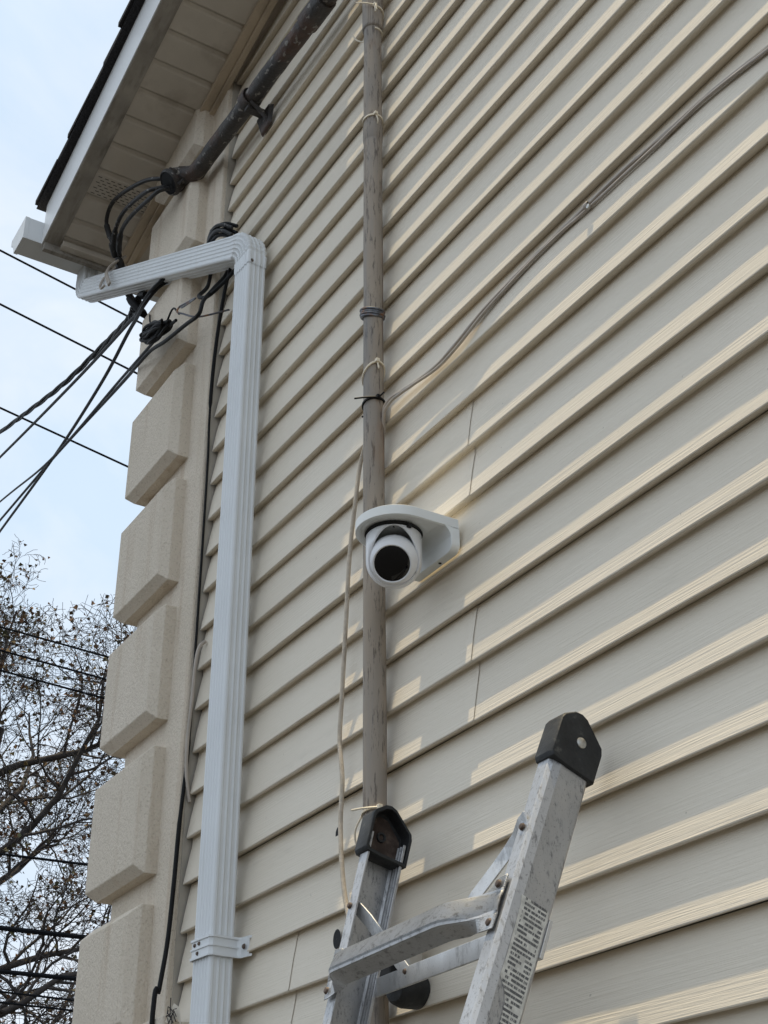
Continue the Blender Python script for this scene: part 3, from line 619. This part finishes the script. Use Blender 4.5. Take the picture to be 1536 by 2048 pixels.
cable_tie(4.282, 'tie', 'topmost white cable tie with a long curled tail on the coupling', -0.35, 0.010, [[(0, 0, 0), (-0.012, -0.02, 0.006), (-0.03, -0.035, 0.016)], [(0, 0, 0), (0.004, -0.002, -0.012), (0.005, -0.001, -0.028)], [(0.003, 0, 0), (0.008, -0.002, -0.012), (0.010, -0.001, -0.026)]], 0.0262, arc=(-0.5, 3.0))
cable_tie(4.225, 'tie', 'white cable tie whose loose tail sticks out left below the coupling', 2.9, -0.004, [[(0, 0, 0), (-0.022, -0.006, 0.014), (-0.040, -0.014, 0.034), (-0.048, -0.02, 0.058)]], 0.0222, arc=(-0.3, 3.3))
cable_tie(3.935, 'tie', 'white cable tie above the peeling pipe joint', -0.30, 0.004, [[(0, 0, 0), (0.003, 0.004, -0.018), (-0.002, 0.006, -0.026)]], 0.0226)
cable_tie(3.237, 'tie', 'slanting white cable tie above the black one', -0.25, 0.020, [[(0, 0, 0), (0.001, 0.003, -0.018)]])
cable_tie(3.165, 'black', 'black cable tie holding the diagonal cable to the conduit', -0.2, 0.004, [[(0, 0, 0), (-0.012, -0.020, -0.001), (-0.030, -0.036, 0.001)], [(0.0, 0.002, 0), (0.018, 0.003, 0.001)], [(-0.046, 0.012, 0.0), (-0.060, 0.010, -0.004), (-0.072, 0.006, -0.004)]])
cable_tie(2.335, 'tie', 'white cable tie round the conduit just above the ladder', -0.25, 0.004, [[(0, 0, 0), (-0.014, -0.022, -0.002), (-0.034, -0.034, -0.002)]])

# white cord hanging beside the conduit
tag(MB().tube(smooth_path([(-1.975, -0.012, 3.20), (-2.005, -0.008, 3.13), (-2.036, -0.008, 3.073), (-2.045, -0.013, 2.995), (-2.067, -0.013, 2.883), (-2.08, -0.013, 2.738), (-2.093, -0.013, 2.59), (-2.099, -0.013, 2.514), (-2.088, -0.013, 2.435), (-2.093, -0.013, 2.363), (-2.088, -0.013, 2.29), (-2.076, -0.013, 2.227), (-2.058, -0.013, 2.173), (-2.03, -0.013, 2.05), (-2.01, -0.013, 1.8), (-2.0, -0.013, 1.3)], 8), 0.0043, 10).build('white_cord', 'cord', None, smooth=True), 'dirty white cord hanging down the siding left of the conduit', 'cord')
tag(MB().tube(smooth_path([(-1.985, -0.03, 2.342), (-2.002, -0.035, 2.318), (-2.008, -0.03, 2.295), (-1.998, -0.02, 2.278), (-1.988, -0.014, 2.272)], 6), 0.0017, 6).build('string_loop', 'tie', None, smooth=True), 'thin loop of string tied to the conduit above the ladder', 'string')

# diagonal pair of cables along the siding
D = [(-1.952, -0.004, 3.10), (-1.930, -0.016, 3.14), (-1.905, -0.016, 3.153), (-1.877, -0.012, 3.152), (-1.823, -0.008, 3.147), (-1.753, -0.006, 3.143), (-1.685, -0.006, 3.152), (-1.603, 0.001, 3.178), (-1.48, 0.005, 3.192), (-1.394, 0.006, 3.196), (-1.312, 0.006, 3.197), (-1.209, 0.006, 3.198), (-1.138, 0.005, 3.192), (-1.025, 0.004, 3.187), (-0.889, 0.001, 3.166), (-0.831, 0.0, 3.156), (-0.4, -0.003, 3.14), (0.85, -0.003, 3.15)]
tag(MB().tube(smooth_path(D, 8), 0.0040, 9).build('wall_cable', 'coax', None, smooth=True), 'upper of two grey cables slanting across the siding to the conduit', 'cable', 'cables along the siding')
D2_ = [(x, y - 0.0015, z - 0.0075 - 0.004 * math.sin(i * 1.3)) for i, (x, y, z) in enumerate(D)]
tag(MB().tube(smooth_path(D2_, 8), 0.0030, 9).build('wall_cable', 'coax', None, smooth=True), 'lower thinner of two grey cables slanting across the siding', 'cable', 'cables along the siding')
cl = thing('cable_clip', (-1.312, -0.004, 3.19), 'small grey clip pinning the two cables to the siding', 'clip')
MB().lathe([(0.0055, -0.005), (0.0068, -0.004), (0.0068, 0.004), (0.0055, 0.005)], (-1.312, 0.003, 3.193), (1, 0, 0), 14).build('saddle', 'coax', cl, smooth=True)
MB().lathe([(0.0, 0.004), (0.004, 0.003), (0.0045, 0)], (-1.306, 0.001, 3.186), (0, -1, 0), 12).build('nail', 'steel', cl)

# ------------------------------------------------------------------ camera on its wall bracket
BX0, BX1 = -1.848, -1.708; BC = (BX0 + BX1) / 2; BR = (BX1 - BX0) / 2; ZT = 2.790; YE = -0.087
br = thing('wall_bracket', (BC, 0, ZT), 'white L shaped wall bracket carrying the round camera', 'bracket')
def stadium(r, n=30, yw=-0.004):
    pts = [(BC + r, yw), (BC + r, YE)]
    pts += [(BC + r * math.cos(a), YE - r * math.sin(a)) for a in [math.pi * i / n for i in range(1, n)]]
    return pts + [(BC - r, YE), (BC - r, yw)]
t_ = MB()
def st_ring(r, z): return [(x, y, z) for x, y in stadium(r)]
t_.loft([st_ring(BR - 0.010, ZT - 0.0175), st_ring(BR - 0.003, ZT - 0.0215), st_ring(BR, ZT - 0.020), st_ring(BR, ZT - 0.003), st_ring(BR - 0.0035, ZT - 0.0005), st_ring(BR - 0.005, ZT)])
t_.build('top_plate', 'bracket', br, smooth=True, angle=28)
zb = 2.724; r = 0.016
pts = [(BX1, ZT - 0.021)] + [(BX1 - r + r * math.cos(a), zb + r - r * math.sin(a)) for a in [math.pi / 2 * i / 6 for i in range(7)]] + [(BX0 + r - r * math.sin(a), zb + r - r * math.cos(a)) for a in [math.pi / 2 * i / 6 for i in range(7)]] + [(BX0, ZT - 0.021)]
t_ = MB(); t_.loft([[(x, -0.002, z) for x, z in pts], [(x, -0.020, z) for x, z in pts]]); t_.build('wall_plate', 'bracket', br, bevel=0.0015)
# cove between plate and arm
cv = 0.028
prof = [(-0.0195, ZT - 0.0160), (-0.0195, ZT - 0.0160 - cv)] + [(-0.0195 - cv + cv * math.cos(a), ZT - 0.0160 - cv + cv * math.sin(a)) for a in [math.pi / 2 * i / 8 for i in range(1, 9)]]
t_ = MB(); t_.loft([[(BX0 + 0.003, y, z) for y, z in prof], [(BX1 - 0.0005, y, z) for y, z in prof]]); t_.build('cove', 'bracket', br, smooth=True, angle=40)
for x_, z_ in ((BX1 - 0.05, zb - 0.0006),):
    t_ = MB(); t_.lathe([(0.0, 0.0005), (0.0028, 0.0005), (0.003, 0)], (x_, -0.011, z_), (0, 0, -1), 10); t_.build('screw_hole', 'dark', br)
tc_ = V((BC - 0.006, YE - 0.001, ZT - 0.0185))
cmr = thing('security_camera', tc_, 'white turret security camera with black lens under the wall bracket', 'security camera')
toC = (V((0, -1.1974, 1.6)) - (tc_ + V((0, 0, -0.05)))).normalized()
look = (toC - cr * 0.10 - cu * 0.17).normalized()
t_ = MB(); t_.lathe([(0.049, 0.0), (0.0505, -0.0025), (0.049, -0.005), (0.044, -0.0055)], tc_, n=48); t_.build('base_ring', 'dark', cmr, smooth=True, angle=40)
t_ = MB(); t_.box(tc_.x + 0.044, tc_.x + 0.0535, tc_.y - 0.004, tc_.y + 0.004, tc_.z - 0.011, tc_.z - 0.002); t_.build('latch', 'dark', cmr, bevel=0.001)
# housing: a cup cut open along a plane that faces the viewer
prof = [(0.0462, -0.0055), (0.0480, -0.0075), (0.0482, -0.030)]
ec = tc_ + V((0, 0, -0.052))
for i in range(1, 13):
    a = math.pi / 2 * i / 12
    prof.append((0.0482 * math.cos(a) + 1e-4, -0.052 - 0.0482 * math.sin(a)))
inn = [(r_ - 0.0022, h) for r_, h in prof[::-1] if r_ > 0.004]
me = MB().lathe(prof, tc_, n=72)
cutp = V(toC); cutp.z = 0; cutp = (cutp.normalized() * 0.88 + V((0, 0, -0.47))).normalized()
def cut_shell(mb, name, mat, inner):
    bm = bmesh.new(); vs = [bm.verts.new(V(q) - tc_) for q in mb.v]
    for f in mb.f:
        try: bm.faces.new([vs[i] for i in f])
        except ValueError: pass
    g_ = list(bm.verts) + list(bm.edges) + list(bm.faces)
    bmesh.ops.bisect_plane(bm, geom=g_, plane_co=V((0, 0, -0.052)) + cutp * 0.0215, plane_no=cutp, clear_outer=True)
    bmesh.ops.recalc_face_normals(bm, faces=bm.faces)
    me_ = bpy.data.meshes.new(name); bm.to_mesh(me_); bm.free()
    o = bpy.data.objects.new(name, me_); col.objects.link(o); o.parent = cmr; me_.materials.append(M[mat])
    for f in me_.polygons: f.use_smooth = True
    so = o.modifiers.new('solid', 'SOLIDIFY'); so.thickness = 0.0026; so.offset = -1
    return o
cut_shell(me, 'housing', 'cam_white', False)
# eyeball
er_ = 0.0445; ey = ec + look * 0.004 + V((0, 0, 0.001))
prof = [(1e-4, -er_)]
for i in range(1, 26):
    a = math.pi * i / 25 * 0.730
    prof.append((er_ * math.sin(a), -er_ * math.cos(a)))
rf = prof[-1][0]
prof += [(rf - 0.0012, prof[-1][1] + 0.0006), (rf - 0.0030, prof[-1][1] - 0.0012)]
hf = prof[-1][1]
MB().lathe(prof, ey, look, 64).build('eyeball', 'cam_white', cmr, smooth=True, angle=35)
MB().lathe([(rf - 0.0025, hf - 0.0004), (0.027, hf + 0.0012), (0.020, hf + 0.0030), (0.010, hf + 0.0042), (1e-4, hf + 0.0046)], ey, look, 48).build('lens_window', 'lens', cmr, smooth=True)
MB().lathe([(0.0, 0.0012), (0.0016, 0.001), (0.002, 0)], tc_ + V((toC.x, toC.y, 0)).normalized() * 0.0478 + V((0, 0, -0.0125)), V((toC.x, toC.y, 0)), 10).build('reset_screw', 'dark', cmr)

# ------------------------------------------------------------------ ladder
lad = thing('ladder', (-1.62, -0.9, 0.0), 'worn aluminium ladder with black rubber caps leaning on the siding', 'ladder')
def rail(side, xw, xf, yb0, zb0, slope, name='rail'):
    """C channel; xw web outer x, xf free edge of flanges; yb0 back face y at height zb0"""
    dvec = V((0, slope, 1)).normalized()            # up the rail (towards the wall)
    nv = V((0, -1, slope)).normalized()             # out of the back face, towards the front
    base = V((0, yb0, zb0))
    dep = 0.064; th = 0.0026; s = 1 if xf > xw else -1
    def pt(x, d, L): return V((x, 0, 0)) + base + nv * d + dvec * L
    # outline in (x, d)
    o_ = [(xf, 0), (xw + s * 0.004, 0), (xw, 0.004), (xw, dep - 0.017), (xw + s * 0.003, dep - 0.006), (xw + s * 0.007, dep), (xf, dep), (xf, dep - 0.004), (xf - s * 0.003, dep - th), (xw + s * 0.008, dep - th), (xw + s * (th + 0.0025), dep - 0.008), (xw + s * th, dep - 0.018), (xw + s * th, 0.006),
          (xw + s * 0.0055, th), (xw + s * 0.010, th), (xw + s * 0.0105, th + 0.0016), (xw + s * 0.0125, th + 0.0016), (xw + s * 0.013, th), (xw + s * 0.018, th), (xw + s * 0.0185, th + 0.0016), (xw + s * 0.0205, th + 0.0016), (xw + s * 0.021, th), (xf - s * 0.0025, th), (xf - s * 0.002, th + 0.0025), (xf, th + 0.0025)]
    L0 = -(zb0 + 0.0) / dvec.z + 0.02; L1 = 0.03
    mb = MB(); rings = [[pt(x, d, L0 + (L1 - L0) * i / 6) for x, d in o_] for i in range(7)]
    mb.loft(rings); r_ = mb.build(name, 'alu', lad, bevel=0.0007, seg=1)
    return pt, r_, s
ptL, railL, _ = rail('L', -1.860, -1.829, -0.050, 2.215, 0.245)
ptR, railR, _ = rail('R', -1.376, -1.406, -0.040, 2.217, 0.412)
def cap(pt, xw, xf, s, mat_open):
    """moulded rubber end cap: rounded pentagon outline in (d, L), extruded across the flange"""
    o_ = [(-0.006, -0.006), (-0.007, 0.040), (-0.004, 0.050), (0.030, 0.078), (0.040, 0.081), (0.050, 0.079), (0.066, 0.066), (0.0695, 0.058), (0.0705, 0.002), (0.066, -0.004), (0.040, -0.006)]
    x0 = xw - s * 0.005; x1 = xf + s * 0.003
    mb = MB()
    # outer wall side plate
    ring = lambda x, k: [pt(x, 0.032 + (d - 0.032) * k, 0.036 + (L - 0.036) * k) for d, L in o_]
    mb.loft([ring(x0, 0.955), ring(x0 + s * 0.003, 1.0), ring(x1 - s * 0.001, 1.0), ring(x1, 0.985), ring(x1, 0.87), ring(xw + s * 0.009, 0.85)], True, True)
    return mb.build('end_cap', mat_open, lad, smooth=True, angle=50, bevel=0.0035, seg=3)
capL = cap(ptL, -1.860, -1.829, 1, 'rubber'); capR = cap(ptR, -1.376, -1.406, -1, 'rubber')
MB().lathe([(0.0, 0.0026), (0.004, 0.0022), (0.0075, 0.0006), (0.008, -0.001)], ptR(-1.3705, 0.030, 0.038), (1, 0, 0), 20).build('bolt', 'steel', capR, smooth=True)
MB().lathe([(0.004, 0.001), (0.0055, 0.003), (0.008, 0.003), (0.0085, -0.001)], ptL(-1.8505, 0.036, 0.035), (1, 0, 0), 20).build('bolt_boss', 'rubber', capL, smooth=True)
mb = MB(); oo = [(0.002, 0.0), (0.002, 0.040), (0.030, 0.066), (0.045, 0.068), (0.058, 0.058), (0.061, 0.004), (0.036, 0.0)]
mb.loft([[ptL(-1.8515, d, L) for d, L in oo], [ptL(-1.8507, d, L) for d, L in oo]]); mb.build('cap_floor', 'brown_rubber', capL)
# steps
def step(zm, name='step'):
    def edge(pt, z, d, zb0, sl):  # point on a rail at height z, depth d
        return pt(0, d, (z - zb0) / math.cos(math.atan(sl)))
    Lz = lambda z: edge(ptL, z, 0.066, 2.235, 0.245); Rz = lambda z: edge(ptR, z, 0.066, 2.245, 0.412)
    pl_, pr_ = Lz(zm), Rz(zm); xl, xr_ = -1.853, -1.388
    N = 40
    # profile across the step: bottom flange (ribbed) from back to front, smooth front web, top flange back
    sect = []
    for i in range(9):
        d = -0.036 + 0.036 * i / 9; sect += [(d, -0.019 - 0.0002), (d + 0.0011, -0.0222), (d + 0.0026, -0.0222)]
        sect += [(0.001, -0.019), (0.0035, -0.016), (0.0045, -0.008), (0.0045, 0.008), (0.0035, 0.016), (0.001, 0.019)]
    for i in range(9):
        d = 0.0 - 0.036 * i / 9; sect += [(d - 0.0004, 0.019), (d - 0.0016, 0.0222), (d - 0.003, 0.0222)]
    sect = [(d * 0.86, h * 0.84) for d, h in sect]
    rings = []
    for i in range(N + 1):
        t = i / N; x = xl + (xr_ - xl) * t; c0 = pl_.lerp(pr_, t)
        tt = min(t, 1 - t); e = min(1, max(0, tt - 0.025) / 0.17); bow = 0.036 * (e * e * (3 - 2 * e)); fl = 1 - min(1, max(0, tt - 0.035) / 0.11); fl = fl * fl * (3 - 2 * fl)
        ring_ = []; ang0 = math.atan(0.245 + (0.412 - 0.245) * t); an = 0.52 * (1 - fl) + ang0 * fl; ca_, sa_ = math.cos(an), math.sin(an)
        for d, h in sect:
            h0 = h / 0.84; rib = 0.0011 if abs(h0) > 0.0195 else 0.0
            flat_h = h if abs(h0) < 0.0185 or d > -0.0005 else (1 if h > 0 else -1) * (0.017 - d * 0.68)
            flat_d = 0.0012 + (rib if d < 0 else 0) + (0.0035 * (1 - abs(h0) / 0.019) if abs(h0) < 0.0185 else 0)
            dd = d * (1 - fl) + flat_d * fl; hh = h * (1 - fl) + flat_h * fl
            ring_.append((x, c0.y - 0.002 - bow - (dd * ca_ - hh * sa_), c0.z + hh * ca_ + dd * sa_))
        rings.append(ring_)
    mbt = MB(); mbt.loft(rings, close=False)
    o = mbt.build(name, 'alu_ribs', lad, smooth=True, angle=24)
    sol = o.modifiers.new('solid', 'SOLIDIFY'); sol.thickness = 0.0022; sol.offset = 1
    for px_, pc in ((xl + 0.010, pl_), (xr_ - 0.010, pr_)):
        for h in (-0.026, 0.026):
            MB().lathe([(0.0, 0.004), (0.004, 0.0032), (0.0058, 0.0)], (px_, pc.y - 0.005 + h * 0.33, pc.z + h * 0.95), (0, -1, 0.3), 12).build('rivet', 'rivet', o, smooth=True)
    return o
for zm in (2.043, 1.74, 1.44, 1.14, 0.84, 0.54, 0.24): step(zm)
# rear cross bar and braces
bar = MB(); a0 = ptL(-1.832, -0.002, (2.024 - 2.215) * 1.03); a1 = ptR(-1.402, -0.002, (2.021 - 2.217) * 1.08)
h = 0.0135
bar.loft([[a0 + V((0, 0.0, h)), a0 + V((0, -0.004, h)), a0 + V((0, -0.004, -h)), a0 + V((0, 0, -h))], [a1 + V((0, 0.0, h)), a1 + V((0, -0.004, h)), a1 + V((0, -0.004, -h)), a1 + V((0, 0, -h))]])
bar.build('cross_bar', 'alu_clean', lad, bevel=0.0008)
def brace(pts, wv, th, name='brace'):
    mb = MB(); P_ = [V(q) for q in pts]; wv = V(wv).normalized(); rings = []
    for i, q in enumerate(P_):
        t = (P_[min(i + 1, len(P_) - 1)] - P_[max(i - 1, 0)]).normalized(); a = (wv - t * wv.dot(t)).normalized(); n2 = t.cross(a)
        ww = 0.0105
        rings.append([q + a * ww + n2 * th, q - a * ww + n2 * th, q - a * ww - n2 * th, q + a * ww - n2 * th])
    mb.loft(rings); return mb.build(name, 'alu_clean', lad, bevel=0.0006)
brace([(-1.846, -0.128, 2.150), (-1.838, -0.125, 2.138), (-1.82, -0.118, 2.118), (-1.742, -0.101, 2.030), (-1.736, -0.100, 2.023)], (0.8, 0, 0.6), 0.0014)
brace([(-1.390, -0.138, 2.152), (-1.412, -0.130, 2.150), (-1.46, -0.104, 2.147), (-1.500, -0.090, 2.142), (-1.522, -0.092, 2.128), (-1.56, -0.104, 2.095), (-1.595, -0.107, 2.068)], (0.62, 0, -0.78), 0.0014)
MB().lathe([(0.0, 0.003), (0.003, 0.0025), (0.0045, 0)], (-1.741, -0.104, 2.030), (0, -1, 0), 10).build('rivet', 'rivet', lad)
for q in ((-1.847, -0.1345, 2.143), (-1.395, -0.1415, 2.142)):
    MB().lathe([(0.0, 0.004), (0.0038, 0.0032), (0.0052, 0.0)], q, (0, -1, 0.3), 12).build('rivet', 'rivet', lad, smooth=True)
# torn safety label on the outside of the right rail
lb = MB(); rnd = random.Random(2); N = 30
La, Lb_ = (2.030 - 2.217) * 1.08, (1.66 - 2.217) * 1.08
lv = []; lf = []
for i in range(N + 1):
    L = La + (Lb_ - La) * i / N
    tear = 0.0
    if 8 < i < 15: tear = 0.016 * math.sin((i - 8) / 7 * math.pi) ** 0.6
    jl = rnd.uniform(-0.0012, 0.0012) + (0.002 if i < 2 else 0)
    for d in (0.0465 + jl - tear, 0.006 + rnd.uniform(-0.001, 0.001)):
        lv.append(ptR(-1.3753, d, L))
for i in range(N): lf.append((2 * i, 2 * i + 1, 2 * i + 3, 2 * i + 2))
lb.add(lv, lf)
u0 = ptR(-1.3753, 0.0465, La); dv = (ptR(-1.3753, 0.0465, Lb_) - u0); wv_ = ptR(-1.3753, 0.006, La) - u0
lb.build('safety_label', 'label', lad, uv=lambda q: ((q - u0).dot(wv_) / wv_.length_squared, 1 - (q - u0).dot(dv) / dv.length_squared))
t_ = MB(); t_.loft([[ptR(-1.3755, d, L) for d, L in ((-0.0035, -0.21), (0.002, -0.21), (0.002, -0.262), (-0.0035, -0.262))], [ptR(-1.385, d, L) for d, L in ((-0.0035, -0.21), (0.002, -0.21), (0.002, -0.262), (-0.0035, -0.262))]]); t_.build('guide_clip', 'alu_clean', lad, bevel=0.0006)

# black round box at the foot of the visible conduit
jb = thing('junction_box', (-1.87, -0.03, 2.0), 'black round box on the conduit behind the ladder bars', 'box')
MB().lathe([(0.0, 0.052), (0.018, 0.050), (0.024, 0.043), (0.028, 0.030), (0.029, 0.0)], (-1.868, -0.004, 2.036), (0.25, -1, -0.1), 36).build('cover', 'rubber', jb, smooth=True)
q = MB(); q.box(-1.905, -1.865, -0.052, -0.012, 2.03, 2.075); q.build('hub', 'dark', jb, bevel=0.004)
q = MB(); q.box(-1.895, -1.845, -0.030, -0.006, 2.060, 2.105); q.build('flange', 'channel', jb, bevel=0.002)

# ------------------------------------------------------------------ overhead street wires
OW = [('a', (-14.0, -1.35, 13.85), (-12.7, 4.7, 11.51), 0.013, 'highest thin wire crossing the sky just under the gutter'),
      ('b', (-14.0, -1.18, 13.04), (-12.65, 4.81, 10.72), 0.013, 'second thin wire crossing the sky left of the coil'),
      ('c', (-14.0, -0.86, 11.49), (-12.66, 4.77, 9.5), 0.012, 'third wire crossing the sky, lowest above the treetop'),
      ('d', (-13.96, -0.2, 8.33), (-12.71, 4.68, 7.42), 0.011, 'uppermost of three close wires passing before the treetop'),
      ('e', (-13.96, -0.14, 8.06), (-12.71, 4.68, 7.17), 0.011, 'middle of three close wires passing before the treetop'),
      ('f', (-13.96, -0.1, 7.83), (-12.72, 4.66, 6.97), 0.011, 'lowest of three close wires passing before the treetop'),
      ('g', (-13.91, 0.35, 5.64), (-12.76, 4.56, 5.4), 0.013, 'single wire crossing the middle of the bare tree'),
      ('h', (-13.9, 0.5, 4.94), (-12.77, 4.53, 4.71), 0.024, 'thick dark cable crossing the lower tree limbs'),
      ('i', (-13.89, 0.58, 4.53), (-12.78, 4.51, 4.33), 0.022, 'thick dark cable just below the other thick one'),
      ('j', (-13.89, 0.59, 4.40), (-12.78, 4.52, 4.11), 0.010, 'upper of two thin wires at the bottom left'),
      ('k', (-13.88, 0.62, 4.30), (-12.78, 4.52, 4.02), 0.010, 'lower of two thin wires at the bottom left')]
for nm, a, b_, r, lab in OW:
    a, b_ = V(a), V(b_); d = b_ - a
    pts = [a + d * t + V((0, 0, 0.018 * (t - 0.4) ** 2)) for t in [-2 + 0.25 * i for i in range(21)]]
    tag(MB().tube(pts, r, 6).build('overhead_wire', 'wire_far', None, smooth=True), lab, 'wire', 'overhead street wires')

# ------------------------------------------------------------------ trees across the street
def make_tree(name, base, height, spread, seed, label, limbs=10, leaf_n=1.0, leaf_size=0.085, z_first=0.30, lean=V((0, 0, 0)), minz=0):
    rnd = random.Random(seed); root = thing(name, base, label, 'tree', 'trees across the street')
    trunk, twigs, leaves = MB(), MB(), MB(); base = V(base)
    def rv(): return V((rnd.gauss(0, 1), rnd.gauss(0, 1), rnd.gauss(0, 1)))
    def grow(p, d, L, r, lev):
        n = (9, 7, 6, 5, 4)[lev]; pts = [p]; rr = [r]
        for i in range(n):
            k = (0.06, 0.20, 0.26, 0.30, 0.34)[lev]
            d = (d + rv() * k + V((0, 0, (0.0, 0.10, 0.05, 0.03, -0.02)[lev]))).normalized()
            p = p + d * (L / n); pts.append(p); rr.append(max(r * (1 - (i + 1) / n * (0.45 if lev == 0 else 0.78)), 0.0035))
        (trunk if lev < 2 else twigs).tube(pts, rr, (9, 7, 5, 4, 3)[lev], False)
        if lev == 4:
            for q in pts[1:]:
                if rnd.random() < 0.30 * leaf_n:
                    s = leaf_size * rnd.uniform(0.45, 1.1); a = rv().normalized(); b_ = a.orthogonal().normalized()
                    b_ = (b_ * math.cos(rnd.uniform(0, 6.28)) + a.cross(b_) * math.sin(rnd.uniform(0, 6.28))).normalized(); c0 = q + rv() * 0.02
                    m_ = a.cross(b_).normalized() * s * rnd.uniform(0.15, 0.4)
                    leaves.add([c0, c0 + a * s * 0.55 + b_ * s * 0.45 + m_, c0 + a * s, c0 + a * s * 0.5 - b_ * s * 0.42 + m_], [(0, 1, 2), (0, 2, 3)])
            return
        nc = (limbs, 12, 10, 8)[lev]
        for i in range(nc):
            f = (z_first + (1 - z_first) * (i + rnd.random() * 0.6) / nc) if lev == 0 else (0.22 + 0.78 * (i + rnd.random()) / nc)
            f = min(f, 0.98); x_ = f * n; j = int(x_); q = pts[j].lerp(pts[min(j + 1, n)], x_ - j); t = (pts[min(j + 1, n)] - pts[j]).normalized()
            ang = rnd.uniform(0, 6.28) if lev else i * 2.4 + rnd.uniform(-.4, .4)
            o = t.orthogonal().normalized(); o = (o * math.cos(ang) + t.cross(o) * math.sin(ang)).normalized()
            sp_ = rnd.uniform(0.75, 1.25)
            nd = (t * (0.75 if lev else 0.55) + o * sp_).normalized()
            L2 = (spread * rnd.uniform(0.75, 1.15) * (1.15 - 0.55 * f), L * 0.55, L * 0.52, L * 0.55)[lev] * (rnd.uniform(0.75, 1.15) if lev else 1) * (1.0 if not lev else (1.15 - 0.45 * f))
            grow(q, nd, L2, rr[j] * (0.50, 0.48, 0.5, 0.55)[lev], lev + 1)
    grow(base, (V((0.0, 0.0, 1)) + lean).normalized(), height, height * 0.021, 0)
    trunk.build('trunk', 'bark', root, smooth=True, angle=80)
    tag(twigs.build('twigs', 'bark', root), kind='stuff'); tag(leaves.build('crown', 'leaf', root), kind='stuff')
make_tree('street_tree', (-20.0, 3.5, 0), 9.0, 4.9, 4, 'tall nearly bare street tree with scattered brown leaves', 18, 0.40, 0.085, 0.22)
make_tree('street_tree', (-25.0, 5.4, 0), 5.0, 2.6, 5, 'small brown leaved tree low behind the thick cables', 9, 2.2, 0.10, 0.3)
